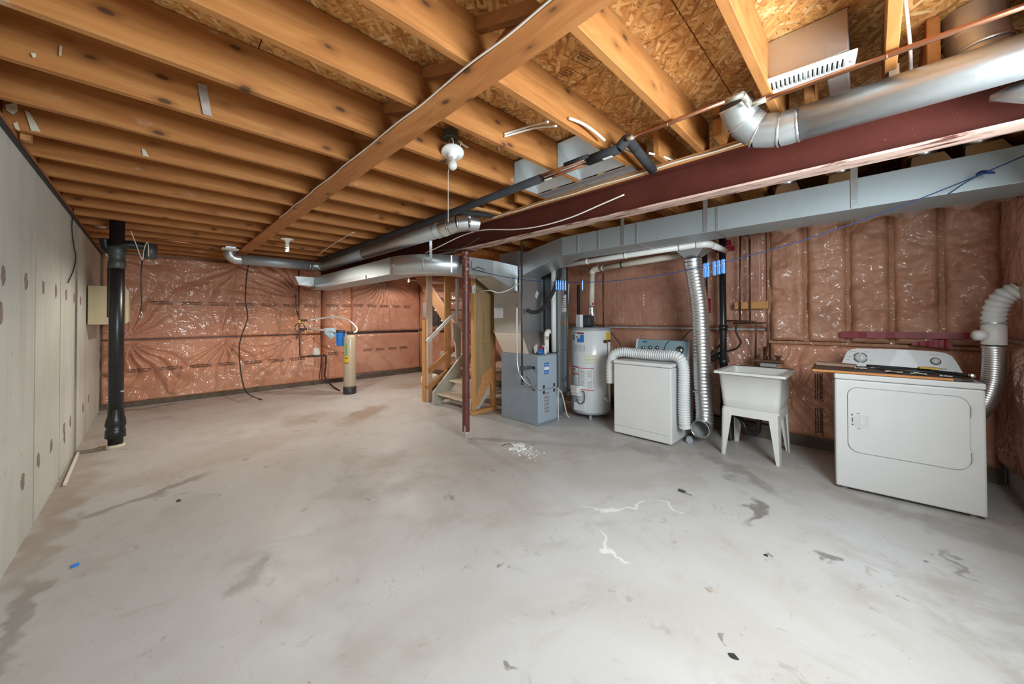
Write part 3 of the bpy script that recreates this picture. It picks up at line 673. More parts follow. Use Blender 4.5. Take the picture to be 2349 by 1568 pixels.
# red sheathing tape on the poly
def tape(quad, name='sheathing_tape', parent=None, m=None, wav=0.006):
    q = [Vector(p) for p in quad]; bb = B(); n = 14; rows = []
    for i in range(n+1):
        t_ = i/n; a = q[0].lerp(q[1], t_); c = q[3].lerp(q[2], t_); nn = Vector((-wav*rnd.random(), 0, 0))
        rows.append((bb.verts.new(a+nn), bb.verts.new(c+nn)))
    for a, c in zip(rows, rows[1:]): bb.faces.new((a[0], c[0], c[1], a[1]))
    return part(parent or wr, name, bb, m or M['red_tape'])
XT = 4.655
tape([(4.600, 0.214, 1.128), (4.600, -0.613, 1.143), (4.600, -0.614, 1.194), (4.600, 0.213, 1.189)])
tape([(4.602, -0.236, 1.080), (4.602, -0.459, 1.062), (4.602, -0.460, 1.140), (4.602, -0.236, 1.106)])
tape([(4.655, 1.289, 2.077), (4.655, 1.088, 2.080), (4.655, 1.096, 2.136), (4.655, 1.283, 2.127)])
tape([(4.655, 1.193, 2.140), (4.655, 1.122, 2.144), (4.655, 1.130, 2.210), (4.655, 1.188, 2.209)])
tape([(4.655, 1.373, 1.550), (4.655, 1.374, 1.374), (4.655, 1.342, 1.374), (4.655, 1.340, 1.549)])
# poly sheet folded under the trunk duct
b = B(); n = 26
rowA = [Vector((3.68, -0.66+1.38*i/n, 2.085+0.006*math.sin(i*2.1))) for i in range(n+1)]
rowB = [Vector((4.1+0.05*math.sin(i*0.9), -0.66+1.38*i/n, 2.10+0.02*math.sin(i*1.3))) for i in range(n+1)]
rowC = [Vector((4.66, -0.66+1.38*i/n, 2.29+0.012*math.sin(i*1.7))) for i in range(n+1)]
V_ = [[b.verts.new(p) for p in rw_] for rw_ in (rowA, rowB, rowC)]
for a, c in zip(V_, V_[1:]):
    for i in range(n):
        f = b.faces.new((a[i], a[i+1], c[i+1], c[i])); f.smooth = True
o = part(wr, 'poly_sheet', b, M['plastic_sheet'], 'loose clear plastic sheet folded out at the wall top')

# ------------------------------------------------------------------ steel beam and column
t_ = thing('steel_beam', 'dark red steel beam running the length of the basement under the joists', 'beam', (2.46, 3.5, 2.08))
b = B(); box(b, 2.40, 2.52, -1.0, 7.95, 2.08, 2.093, 0.002); part(t_, 'bottom_flange', b, M['redworn'], 'worn pinkish lower flange')
b = B(); box(b, 2.455, 2.465, -1.0, 7.95, 2.093, 2.294); part(t_, 'web', b, M['red'])
b = B(); box(b, 2.40, 2.52, -1.0, 7.95, 2.294, 2.306, 0.002); part(t_, 'top_flange', b, M['red'])
b = B(); box(b, 2.385, 2.535, -1.0, 7.95, 2.306, 2.344, 0.003)
solo('beam_plate', b, M['plate'], 'long orange wooden plank lying on top of the red steel beam', 'plank')
t_ = thing('steel_column', 'chipped dark red round steel post standing under the steel beam', 'post', (2.47, 3.20, 0))
b = B(); lathe(b, [(0.041,0.075),(0.041,2.068)], (2.47,3.2,0), 24); part(t_, 'shaft', b, M['redcol'])
b = B(); box(b, 2.40, 2.54, 3.12, 3.28, 2.068, 2.079, 0.002); part(t_, 'cap_plate', b, M['red'])
b = B(); lathe(b, [(0.0,0.0),(0.016,0.0),(0.016,0.05),(0.019,0.05),(0.019,0.075),(0,0.075)], (2.47,3.2,0), 14); part(t_, 'adjusting_screw', b, M['paper'], 'pale screw end at the foot of the post')
b = B(); prism(b, [(2.426,0.055),(2.436,0.06),(2.446,0.10),(2.43,0.15)], 'y', 3.17, 3.185); part(t_, 'torn_lip', b, M['tanmetal'])

# ------------------------------------------------------------------ ducts
def duct_strap(root, x, y, z0, z1, wd=0.028, m='galv'):
    b = B(); box(b, x-0.0015, x+0.0015, y-wd/2, y+wd/2, z0, z1); part(root, 'hanger_strap', b, M[m])
tr = thing('trunk_duct', 'long grey rectangular supply duct running beside the red beam to the furnace', 'duct', (3.45, 0.9, 2.04))
TX0, TX1, TZ0, TZ1 = 3.30, 3.66, 2.040, 2.243
cuts = [-0.72, 0.18, 0.90, 1.03, 1.60, 1.92, 2.22, 2.50]
seams = [-0.72, 0.90, 1.60, 2.50]
for a, c in zip(seams, seams[1:]):
    b = B(); box(b, TX0, TX1, a+0.001, c-0.001, TZ0, TZ1, 0.004); part(tr, 'duct_section', b, M['galvdull'])
for y in (0.90, 1.60, 2.02, 2.28):
    b = B(); box(b, TX0-0.004, TX0-0.0005, y-0.010, y+0.010, TZ0+0.002, TZ1-0.002); part(tr, 'drive_cleat', b, M['galv'])
for y in (0.075, 0.985, 1.74): duct_strap(tr, TX0-0.006, y, TZ0+0.004, ZJ+0.06, 0.035)
for y in (0.90, 1.60):
    b = B(); box(b, TX0+0.01, TX1-0.01, y-0.012, y+0.012, TZ0-0.004, TZ0-0.0005); part(tr, 'drive_cleat', b, M['galv'])
# sloped end of the trunk down to the plenum
b = B()
hexa(b, [(TX0+0.06,3.2,1.86),(TX1+0.1,3.2,1.86),(TX1+0.1,3.6,1.86),(TX0+0.06,3.6,1.86)], [(TX0+0.06,3.2,2.20),(TX1+0.1,3.2,2.20),(TX1+0.1,3.6,2.20),(TX0+0.06,3.6,2.20)])
hexa(b, [(TX0,2.502,TZ0),(TX1,2.502,TZ0),(TX1,2.502,TZ1),(TX0,2.502,TZ1)], [(TX0+0.06,3.2,1.865),(TX1+0.06,3.2,1.865),(TX1+0.06,3.2,2.15),(TX0+0.06,3.2,2.15)])
part(tr, 'transition', b, M['galv'])
# takeoff boots on top of the trunk
for i, (x0, x1, y) in enumerate(((2235, 2349, 320), (2120, 2215, 345), (1880, 1945, 403), (1762, 1812, 430))):
    Yc = [-0.46, -0.245, 0.155, 0.46][i]; wd = [0.11, 0.11, 0.10, 0.10][i]
    b = B(); hexa(b, [(3.36,Yc-wd,TZ1),(3.6,Yc-wd,TZ1),(3.6,Yc+wd*0.6,TZ1),(3.36,Yc+wd*0.6,TZ1)], [(3.42,Yc-wd*.7,TZ1+0.09),(3.58,Yc-wd*.7,TZ1+0.09),(3.58,Yc+wd*.5,TZ1+0.09),(3.42,Yc+wd*.5,TZ1+0.09)])
    tube(b, [(3.5,Yc,TZ1+0.09),(3.5,Yc,TZ1+0.16),(3.56,Yc,TZ1+0.215),(3.70,Yc,TZ1+0.215)], 0.06, 14)
    part(tr, 'takeoff_boot', b, M['galvshiny'], 'shiny takeoff boot')

# plenum, furnace cabinet duct, branch
PX0, PX1, PY0, PY1 = 3.36, 3.80, 3.19, 3.72
pl = thing('supply_plenum', 'tall shiny sheet metal plenum standing above the furnace', 'plenum', (3.58, 3.45, 0.87))
b = B(); box(b, PX0, PX1, PY0, PY1, 1.142, 1.858, 0.003); part(pl, 'plenum_box', b, M['plenum'])
b = B(); box(b, PX0-0.006, PX1+0.006, PY0-0.006, PY1+0.006, 1.135, 1.155, 0.002); part(pl, 'bottom_flange', b, M['galvshiny'])
b = B(); box(b, PX0-0.012, PX0+0.03, PY0-0.012, PY0+0.03, 1.16, 1.85, 0.002); part(pl, 'corner_angle', b, M['galv'])
b = B(); hexa(b, [(3.345,3.045,0.872),(3.70,3.045,0.872),(3.70,3.52,0.872),(3.345,3.52,0.872)], [(PX0,PY0,1.135),(PX1,PY0,1.135),(PX1,PY1,1.135),(PX0,PY1,1.135)])
part(pl, 'coil_case', b, M['tanmetal'], 'sloping tan reflecting metal case')
b = B(); plate(b, [(3.358, 3.710, 1.481), (3.358, 3.530, 1.476), (3.359, 3.531, 1.329), (3.358, 3.711, 1.329)], -0.002); part(pl, 'label', b, M['labelwhite'], 'white printed instruction label')
b = B(); plate(b, [(3.356, 3.708, 1.487), (3.356, 3.528, 1.482), (3.356, 3.528, 1.464), (3.356, 3.708, 1.468)], -0.001)
for k in range(6):
    z0 = 713+2.3*k; plate(b, [tuple(v) for v in ((3.356, 3.685, 1.426),)*0] or [(3.356, 3.50, 1.52-0.014*k), (3.356, 3.66, 1.52-0.014*k), (3.356, 3.66, 1.516-0.014*k), (3.356, 3.50, 1.516-0.014*k)], 0.0006)
part(pl, 'label_print', b, M['greyink'])
b = B(); plate(b, [(3.358, 3.395, 1.646), (3.359, 3.298, 1.641), (3.359, 3.298, 1.601), (3.358, 3.395, 1.606)], -0.002); part(pl, 'test_port_cover', b, M['cardboard'])
b = B(); plate(b, [(3.62, PY0-0.002, 1.62), (3.66, PY0-0.002, 1.70), (3.70, PY0-0.002, 1.66), (3.66, PY0-0.002, 1.58)], 0.001); part(pl, 'diamond_label', b, M['labelgrey'])
# wet looking plastic crumpled on top and beside
b = B()
for k in range(5):
    plate(b, [(3.38+0.035*k, 2.985+0.01*k, 0.885), (3.43+0.035*k, 2.975, 0.90+0.02*k), (3.46+0.03*k, 3.02, 1.0-0.02*k), (3.41+0.03*k, 3.03, 0.96)], 0.003)
solo('crumpled_plastic_sheet', b, M['plastic_sheet'], 'crumpled clear plastic heap on top of the furnace before the plenum', 'plastic')

br = thing('branch_duct', 'grey rectangular branch duct curving around behind the red post towards the far wall', 'duct', (2.4, 4.2, 1.84))
BZ0, BZ1 = 1.838, 2.038
b = B(); hexa(b, [(2.60,3.30,BZ0),(2.97,3.30,BZ0),(2.97,3.62,BZ0),(2.60,3.62,BZ0)], [(2.60,3.30,BZ1),(2.97,3.30,BZ1),(2.97,3.62,BZ1),(2.60,3.62,BZ1)]); part(br, 'duct_section', b, M['galv'])
b = B(); hexa(b, [(2.972,3.30,BZ0),(3.344,3.24,1.67),(3.344,3.70,1.67),(2.972,3.62,BZ0)], [(2.972,3.30,BZ1),(3.344,3.24,2.0),(3.344,3.70,2.0),(2.972,3.62,BZ1)]); part(br, 'transition', b, M['galv'])
# the bend: outer radius sweeps from facing -Y to facing -X
b = B(); n = 14; cx, cy = 2.60, 3.95; ri, ro = 0.33, 0.65; oi = []
ang = [R(270-90*k/n) for k in range(n+1)]
for a in ang:
    oi.append([b.verts.new((cx+q*math.cos(a), cy+q*math.sin(a), z)) for q, z in ((ri,BZ0),(ro,BZ0),(ro,BZ1),(ri,BZ1))])
for a, c in zip(oi, oi[1:]):
    for k in range(4):
        f = b.faces.new((a[k], a[(k+1)%4], c[(k+1)%4], c[k])); f.smooth = True
b.faces.new(oi[0]); b.faces.new(oi[-1]); part(br, 'elbow', b, M['galv'])
b = B(); box(b, 1.95, 2.27, 3.952, 6.9, BZ0+0.0, BZ1, 0.004); part(br, 'duct_section', b, M['galvdull'])
b = B(); box(b, 1.93, 1.95, 4.6, 6.6, BZ0-0.004, BZ0+0.05, 0.002); part(br, 'side_flange', b, M['galv'])
for a in (R(222), R(250)):
    b = B(); bar(b, (cx+(ro+0.002)*math.cos(a), cy+(ro+0.002)*math.sin(a), BZ0+0.005), (cx+(ro+0.002)*math.cos(a), cy+(ro+0.002)*math.sin(a), BZ1-0.005), 0.012, 0.006, (math.cos(a), math.sin(a), 0)); part(br, 'seam', b, M['galvshiny'])
a = R(230); b = B(); bar(b, (cx+(ro+0.004)*math.cos(a), cy+(ro+0.004)*math.sin(a), BZ1-0.06), (cx+(ro+0.004)*math.cos(a), cy+(ro+0.004)*math.sin(a), ZJ-0.002), 0.03, 0.003, (math.cos(a), math.sin(a), 0)); part(br, 'hanger_strap', b, M['galv'])

# round duct at the right, hung under the joists, with an elbow rising into the joist bay
def rings_at(root, pts, r, m='galvshiny', w_=0.006, name='seam_bead'):
    for p, d in pts:
        b = B(); d = Vector(d).normalized(); p = Vector(p); tube(b, [p-d*w_, p, p+d*w_], [r, r+0.005, r], 24, cap=False); part(root, name, b, M[m])
rd = thing('round_duct', 'shiny round metal duct hanging beside the red beam at upper right with elbow', 'duct', (2.17, -0.2, 2.2))
RZ = 2.238
b = B(); tube(b, [(2.17,-1.0,RZ),(2.17,0.235,RZ)], 0.076, 32); part(rd, 'pipe_section', b, M['galv'])
arc = [Vector((2.17, 0.235+0.17*math.sin(R(a)), RZ+0.17*(1-math.cos(R(a))))) for a in (0, 22, 44, 66)]
arc = [Vector((2.17,0.24,RZ)), Vector((2.17,0.31,RZ)), Vector((2.165,0.40,RZ+0.025)), Vector((2.13,0.455,RZ+0.085)), Vector((2.07,0.475,RZ+0.16))]
for i, (a, c) in enumerate(zip(arc, arc[1:])):
    b = B(); tube(b, [a, a.lerp(c, 0.5), c], [0.077, 0.079, 0.077], 32, cap=False); part(rd, 'elbow_gore', b, M['galv'])
dirs = [(arc[min(i+1,4)]-arc[max(i-1,0)]) for i in range(5)]
rings_at(rd, list(zip(arc, dirs)), 0.077)
b = B(); box(b, 2.168, 2.172, -0.09, -0.06, RZ+0.07, ZJ+0.02); part(rd, 'hanger_strap', b, M['tanmetal'])
rs = rd
b = B(); tube(b, [(2.30,-0.33,RZ+0.03),(2.33,-0.30,2.46),(2.33,-0.30,2.545)], 0.085, 28, cap=False); part(rs, 'collar', b, M['tanmetal'])
rings_at(rs, [((2.31,-0.32,RZ+0.13), (0.1,0.1,1)), ((2.33,-0.30,2.44), (0,0,1))], 0.085)
cn = thing('duct_reducer', 'small shiny cone fitting under the round duct at the right edge', 'duct', (2.3, -0.5, 2.12))
b = B(); tube(b, [(2.29,-0.33,2.165),(2.29,-0.46,2.15),(2.29,-0.8,2.145)], [0.012, 0.062, 0.066], 24); part(cn, 'cone', b, M['galvshiny'])
rings_at(cn, [((2.29,-0.46,2.15), (0,1,0))], 0.064)

# left round duct along the beam, elbow into the beam bay, then along the far wall
ld = thing('round_duct', 'long dull round metal duct running from the beam to the far wall at left', 'duct', (2.06, 4.8, 2.15))
LZ = 2.222; LX = 2.06
b = B(); tube(b, [(LX,3.02,LZ),(LX,4.9,LZ)], 0.078, 28); part(ld, 'pipe_section', b, M['galv'])
b = B(); tube(b, [(LX,4.905,LZ),(LX,6.52,LZ)], 0.077, 28); part(ld, 'pipe_section', b, M['galvdull'])
arc = [Vector((LX,3.015,LZ)), Vector((LX+0.01,2.92,LZ+0.01)), Vector((LX+0.05,2.84,LZ+0.025)), Vector((LX+0.12,2.78,LZ+0.035)), Vector((LX+0.21,2.75,LZ+0.035))]
for a, c in zip(arc, arc[1:]):
    b = B(); tube(b, [a, a.lerp(c, .5), c], [0.079, 0.081, 0.079], 28, cap=False); part(ld, 'elbow_gore', b, M['galvshiny'])
rings_at(ld, [(arc[0], (0,1,0)), (arc[1], (0.3,-1,0.1)), (arc[2], (0.7,-0.8,0.1)), ((LX,3.12,LZ),(0,1,0))], 0.079)
arc = [Vector((LX,6.52,LZ)), Vector((LX-0.01,6.60,LZ)), Vector((LX-0.06,6.65,LZ)), Vector((LX-0.14,6.66,LZ))]
b = B(); tube(b, spline(arc, 4), 0.078, 28, cap=False); part(ld, 'elbow', b, M['galv'])
b = B(); tube(b, [(LX-0.14,6.66,LZ),(0.93,6.66,LZ)], 0.077, 28); part(ld, 'pipe_section', b, M['galvdull'])
rings_at(ld, [((1.90,6.66,LZ),(1,0,0)), ((1.86,6.66,LZ),(1,0,0))], 0.077)
arc = [Vector((0.93,6.66,LZ)), Vector((0.86,6.66,LZ+0.005)), Vector((0.81,6.66,LZ+0.05)), Vector((0.80,6.66,LZ+0.115))]
b = B(); tube(b, spline(arc, 4), 0.078, 24, cap=False); part(ld, 'elbow', b, M['galv'])
rings_at(ld, [((0.93,6.66,LZ),(1,0,0)), ((0.84,6.66,LZ+0.02),(1,0,-0.6))], 0.079)
b = B(); hexa(b, [(1.72,6.72,1.90),(1.948,6.72,1.88),(1.948,6.95,1.88),(1.72,6.95,1.90)], [(1.66,6.70,2.03),(1.948,6.70,2.036),(1.948,6.97,2.036),(1.66,6.97,2.03)]); part(br, 'end_boot', b, M['galvshiny'], 'crumpled shiny end boot')

# register boot with white grille
rg = thing('ceiling_register', 'white slotted air register on a tan metal box between the joists', 'vent', (1.99, 0.19, 2.36))
b = B(); box(b, 1.935, 2.06, 0.055, 0.335, 2.372, 2.545, 0.003); part(rg, 'boot_box', b, M['tanmetal'])
Mg = Matrix.Translation((1.985, 0.192, 2.364)) @ Matrix.Rotation(R(6), 4, 'Z')
b = B(); W2, L2 = 0.066, 0.158
box(b, -W2, -0.036, -L2, L2, -0.006, 0.004, 0.0015, Mg); box(b, 0.036, W2, -L2, L2, -0.006, 0.004, 0.0015, Mg)
box(b, -0.0362, 0.0362, -L2, -0.1255, -0.0058, 0.0038, 0, Mg); box(b, -0.0362, 0.0362, 0.1255, L2, -0.0058, 0.0038, 0, Mg)
part(rg, 'face_frame', b, M['grillewhite'])
for k in range(17):
    y = -0.125+0.25*k/16
    b = B(); box(b, -0.037, 0.037, -0.0042 if k != 8 else -0.006, 0.0042 if k != 8 else 0.006, -0.005, 0.006, 0.001, Mg @ Matrix.Translation((0, y, 0)) @ Matrix.Rotation(R(20), 4, 'X')); part(rg, 'louver', b, M['grillewhite'])
b = B(); box(b, -0.05, 0.05, -0.13, 0.13, 0.007, 0.008, 0, Mg); part(rg, 'dark_opening', b, M['dark'])
for y in (-0.143, 0.143):
    b = B(); box(b, -0.004, 0.004, y-0.004, y+0.004, -0.008, -0.005, 0.001, Mg); part(rg, 'screw', b, M['greyink'])
b = B(); box(b, 2.075, 2.29, 0.06, 0.13, 2.365, 2.54, 0.004)
solo('joist_bay_boot', b, M['tanmetal'], 'brown reflecting metal boot in the joist bay behind the white register', 'duct')

# panned joist bays by the beam
for i, (n0, lab) in enumerate(((3, 'flat sheet metal pan closing the joist bay beside the black pipe bend'), (4, 'flat sheet metal pan closing the joist bay left of the other pan'))):
    y0, y1 = JY[n0+2]+0.004, JY[n0+3]-0.042
    pn = thing('joist_pan', lab, 'duct', (2.2, (y0+y1)/2, 2.34), group=None)
    b = B(); hexa(b, [(1.98,y0,2.53),(2.25,y0,2.352),(2.25,y1,2.352),(1.98,y1,2.53)], [(1.983,y0,2.534),(2.253,y0,2.356),(2.253,y1,2.356),(1.983,y1,2.534)]); part(pn, 'sloping_sheet', b, M['galv'])
    b = B(); box(b, 1.975, 2.25, y1-0.006, y1, 2.345, 2.53); part(pn, 'side_lip', b, M['galvshiny'])
    b = B(); box(b, 2.25, 2.384, y0-0.035, y1+0.003, 2.338, 2.344, 0.001); part(pn, 'bottom_strip', b, M['galv'])

# ------------------------------------------------------------------ furnace
FX0, FX1, FY0, FY1, FZ = 3.345, 3.72, 2.90, 3.555, 0.868
fu = thing('furnace', 'grey-blue upright gas furnace under the sheet metal plenum', 'furnace', (3.53, 3.23, 0))
b = B(); box(b, FX0, FX1, FY0+0.012, FY1, 0.004, FZ, 0.004); part(fu, 'cabinet', b, M['furn'])
for nm, z0, z1 in (('lower_panel', 0.035, 0.432), ('upper_panel', 0.438, 0.855)):
    b = B(); box(b, FX0+0.004, FX1-0.004, FY0, FY0+0.0115, z0, z1, 0.004); part(fu, nm, b, M['furnlight'])
    for fx in (0.42-0.0, 0.80):
        x = FX0+0.375*(0.28 if fx < 0.6 else 0.83)
        zc = (z1-0.03) if nm == 'lower_panel' else (z0+0.032)
        b = B(); box(b, x-0.017, x+0.017, FY0-0.007, FY0-0.0005, zc-0.020, zc+0.020, 0.004); part(fu, 'latch', b, M['dark'])
b = B(); box(b, 3.46, 3.555, FY0-0.0025, FY0-0.0005, 0.625, 0.765, 0.0005); lb = part(fu, 'label', b, M['labelblue'], 'blue label with a white band')
b = B(); box(b, 3.46, 3.555, FY0-0.004, FY0-0.0028, 0.675, 0.715); box(b, 3.465, 3.55, FY0-0.004, FY0-0.0028, 0.735, 0.742); box(b, 3.465, 3.55, FY0-0.004, FY0-0.0028, 0.645, 0.651); part(lb, 'label_band', b, M['labelwhite'])
b = B(); box(b, 3.46, 3.555, FY0-0.0025, FY0-0.0005, 0.135, 0.40, 0.0005); lb = part(fu, 'label', b, M['greyink'], 'grey instruction strip')
b = B()
for z in (0.385, 0.33, 0.29, 0.245, 0.195, 0.155): box(b, 3.465, 3.55, FY0-0.0036, FY0-0.0028, z, z+0.006)
part(lb, 'label_print', b, M['ink'])
b = B(); box(b, FX0+0.02, FX1-0.02, FY0+0.02, FY1-0.02, FZ, FZ+0.003); part(fu, 'top_plate', b, M['galv'])
for z, r_ in ((0.71, 0.022), (0.437, 0.014)):
    b = B(); lathe(b, [(0,0),(r_,0),(r_*0.9,0.006),(0,0.007)], axis=(-1,0,0), loc=(FX0-0.0005, 2.965, z), seg=16); part(fu, 'grommet', b, M['dark'])

gp = thing('gas_pipe', 'dark iron gas pipe dropping in front of the plenum to the furnace side', 'pipe', (3.20, 3.03, 0.52))
b = B(); tube(b, [(3.20,3.03,0.53),(3.20,3.03,2.33)], 0.013, 12); part(gp, 'vertical_pipe', b, M['boxmetal'])
b = B(); tube(b, [(3.205,3.03,0.715),(3.335,2.985,0.715)], 0.014, 12); part(gp, 'nipple', b, M['boxmetal'])
b = B(); tube(b, [(3.27,3.008,0.715),(3.315,2.994,0.715)], 0.022, 8, smooth=False); part(gp, 'union', b, M['boxmetal'])
b = B(); box(b, 3.178, 3.222, 3.008, 3.052, 0.69, 0.74, 0.008); part(gp, 'tee', b, M['boxmetal'])
b = B(); tube(b, [(3.20,3.03,0.515),(3.20,3.03,0.55)], 0.019, 12); part(gp, 'drip_cap', b, M['boxmetal'])
b = B(); lathe(b, [(0.03,0),(0.03,0.01)], (3.20,3.03,2.32), 12); part(gp, 'ceiling_flange', b, M['galv'])
b = B(); tube(b, spline([(3.155,3.07,1.50),(3.153,3.07,1.0),(3.153,3.055,0.72),(3.165,3.0,0.61),(3.24,2.95,0.52),(3.342,2.94,0.49)], 8), 0.0085, 8)
solo('flexible_conduit', b, M['galvshiny'], 'thin silver flexible conduit curving beside the gas pipe into the furnace', 'conduit', smooth=False)
b = B(); tube(b, spline([(3.235,3.0,0.62),(3.28,2.99,0.56),(3.315,2.975,0.47),(3.342,2.965,0.437)], 6), 0.006, 8)
solo('furnace_power_cord', b, M['boxmetal'], 'dark thin cable curving into the furnace side below the conduit', 'cable')

ve = thing('vent_pipes', 'tall white plastic vent pipe rising from the furnace top to the trunk duct', 'pipe', (3.69, 2.97, FZ))
b = B(); tube(b, [(3.738,2.965,FZ+0.004),(3.738,2.965,1.98)], 0.033, 20); part(ve, 'vertical_pipe', b, M['pvc'])
b = B(); lathe(b, [(0.04,0),(0.04,0.014)], (3.738,2.965,FZ+0.001), 18); part(ve, 'base_collar', b, M['dark'])
cz = thing('intake_pipe', 'short white plastic pipe bent over like a cane on the furnace top', 'pipe', (3.60, 2.97, FZ))
b = B(); tube(b, [(3.598,2.97,FZ+0.004),(3.598,2.97,1.09)], 0.031, 18); part(cz, 'vertical_pipe', b, M['pvc'])
b = B(); tube(b, spline([(3.598,2.97,1.09),(3.605,2.97,1.135),(3.63,2.972,1.15),(3.653,2.975,1.145)], 5), 0.034, 18); part(cz, 'elbow', b, M['pvc'])
b = B(); box(b, 3.565, 3.592, 2.936, 2.942, 1.055, 1.085); part(cz, 'orange_label', b, M['counteredge'], 'small orange label')
b = B(); lathe(b, [(0.039,0),(0.039,0.014)], (3.598,2.97,FZ+0.001), 18); part(cz, 'base_collar', b, M['dark'])
b = B(); tube(b, [(3.515,2.925,FZ+0.004),(3.515,2.925,0.96)], 0.018, 14); lathe(b, [(0.018,0),(0.012,0.01),(0.012,0.02),(0,0.02)], (3.515,2.925,0.96), 14)
solo('white_bottle', b, M['pvc'], 'small white bottle standing on the furnace beside the bent pipe', 'bottle')
for i, (cc, m_, s_, lab) in enumerate((((3.445,2.943,FZ+0.036),'labelblue',0.04,'dark blue crumpled bag on the furnace top'), ((3.47,2.955,FZ+0.085),'red_tape',0.032,'red crumpled bag lying on the blue bag on the furnace'))):
    b = B(); bmesh.ops.create_icosphere(b, subdivisions=3, radius=s_, matrix=Matrix.Translation(cc))
    for v in b.verts:
        d = v.co-Vector(cc); k_ = 1+0.55*mnoise.noise(v.co*28+Vector((i*9,0,0))); v.co = Vector(cc)+Vector((d.x*1.15, d.y*0.75, d.z*0.85))*k_
        v.co.z = max(v.co.z, FZ+0.004)
    solo('crumpled_bag', b, M[m_], lab, 'bag')

rt = thing('return_duct', 'dull grey-green vertical return duct between the furnace and the water heater', 'duct', (4.0, 3.2, 0))
b = B(); box(b, 3.90, 4.12, 3.00, 3.40, 0.30, 2.03, 0.012); part(rt, 'duct_section', b, M['galvdull'])
b = B(); tube(b, [(4.01,3.18,0.0),(4.01,3.18,0.30)], 0.13, 24); part(rt, 'filter_base', b, M['galvdull'])
b = B(); box(b, 3.905, 3.935, 2.985, 2.998, 0.35, 2.0, 0.002); part(rt, 'corner_seam', b, M['galv'])
b = B(); box(b, 3.895, 4.125, 2.995, 3.405, 0.88, 0.895, 0.003); part(rt, 'drive_cleat', b, M['galv'])
b = B(); plate(b, [(3.955,2.998,1.40),(4.10,2.998,1.42),(4.13,2.998,1.80),(4.02,2.998,1.82)], 0.003); lb = part(rt, 'hanging_card', b, M['labelwhite'], 'white printed card taped on the duct')
b = B()
for k in range(5): box(b, 3.98, 4.09, 2.9935, 2.9945, 1.47+0.03*k, 1.478+0.03*k)
prism(b, [(4.0,1.63),(4.06,1.66),(4.09,1.64),(4.07,1.70),(4.01,1.71)], 'y', 2.9930, 2.9945); part(lb, 'card_print', b, M['ink'])
b = B(); box(b, 3.955, 4.04, 2.993, 2.998, 1.22, 1.31, 0.001); part(rt, 'tag', b, M['cardboard'])
b = B(); tube(b, spline([(3.435, 3.160, 1.429), (3.511, 3.100, 1.400), (3.527, 2.980, 1.443), (3.538, 2.860, 1.583), (3.672, 2.860, 1.756), (3.764, 2.880, 1.889), (3.800, 2.900, 1.997)], 6), 0.024, 14)
solo('refrigerant_line', b, M['foam'], 'thick black insulated line curving up from the plenum side', 'pipe', smooth=True)
b = B(); box(b, 3.815, 3.86, 3.05, 3.5, 0.3, 2.03, 0.004); solo('duct_gap_shade', b, M['dark'], 'narrow dark sheet standing in for the shaded gap between the plenum and the return duct', 'panel')  # dark sheet put where there is only the shade of the gap
b = B(); tube(b, spline([(3.72,2.885,0.40),(3.78,2.88,0.36),(3.83,2.87,0.22),(3.87,2.86,0.06),(3.90,2.84,0.012)], 7), 0.008, 8)
solo('condensate_hose', b, M['pvccream'], 'thin cream hose curving from the furnace down to the floor', 'hose')
b = B(); box(b, 3.735, 3.75, 2.895, 2.91, 0.0, 0.42, 0.003); solo('white_strip', b, M['pvc'], 'thin upright white strip leaning beside the furnace front', 'strip')

# ------------------------------------------------------------------ water heater
HX, HY, HR = 4.22, 2.71, 0.262
wh = thing('water_heater', 'tall white cylindrical water heater between furnace and washer', 'water heater', (HX, HY, 0))
b = B(); lathe(b, [(0,0.07),(HR-0.012,0.07),(HR-0.006,0.075),(HR-0.004,0.095)], (HX,HY,0), 48); part(wh, 'base_ring', b, M['grey'])
b = B(); lathe(b, [(HR-0.004,0.096),(HR,0.10),(HR,1.158),(HR-0.002,1.16)], (HX,HY,0), 64); part(wh, 'tank_jacket', b, M['heater'])
b = B(); lathe(b, [(HR,1.161),(HR+0.002,1.165),(HR+0.002,1.192),(HR-0.02,1.20),(0,1.205)], (HX,HY,0), 48); part(wh, 'top_cap', b, M['grey'])
for k in range(3):
    a = R(210+120*k); b = B(); lathe(b, [(0.022,0),(0.018,0.07)], (HX+0.2*math.cos(a), HY+0.2*math.sin(a), 0), 10); part(wh, 'foot', b, M['grey'])
tc = Vector((-0.8414, -0.5403, 0)); tr_ = Vector((0.5403, -0.8414, 0))
def cylpatch(b, t0, t1, z0, z1, lift, n=8):
    L = []
    for i in range(n+1):
        a = t0+(t1-t0)*i/n; d = tc*math.cos(a)+tr_*math.sin(a); c = Vector((HX,HY,0))+d*(HR+lift)
        L.append((b.verts.new((c.x,c.y,z0)), b.verts.new((c.x,c.y,z1))))
    for a, c in zip(L, L[1:]): b.faces.new((a[0], c[0], c[1], a[1]))
def hlabel(rect, m, name, label, extra=()):
    b = B(); cylpatch(b, *rect, 0.0015); p_ = part(wh, name, b, M[m], label)
    t0, t1, z0, z1 = rect
    for (u0, u1, v0, v1, mm, nm) in extra:
        b = B(); cylpatch(b, t0+(t1-t0)*u0, t0+(t1-t0)*u1, z0+(z1-z0)*v0, z0+(z1-z0)*v1, 0.0027, 4); part(p_, nm, b, M[mm])
txt = lambda u0, u1, rows, m='greyink': [(u0, u0+(u1-u0)*(0.7+0.3*rnd.random()), v, v+0.022, m, 'print_line') for v in rows]
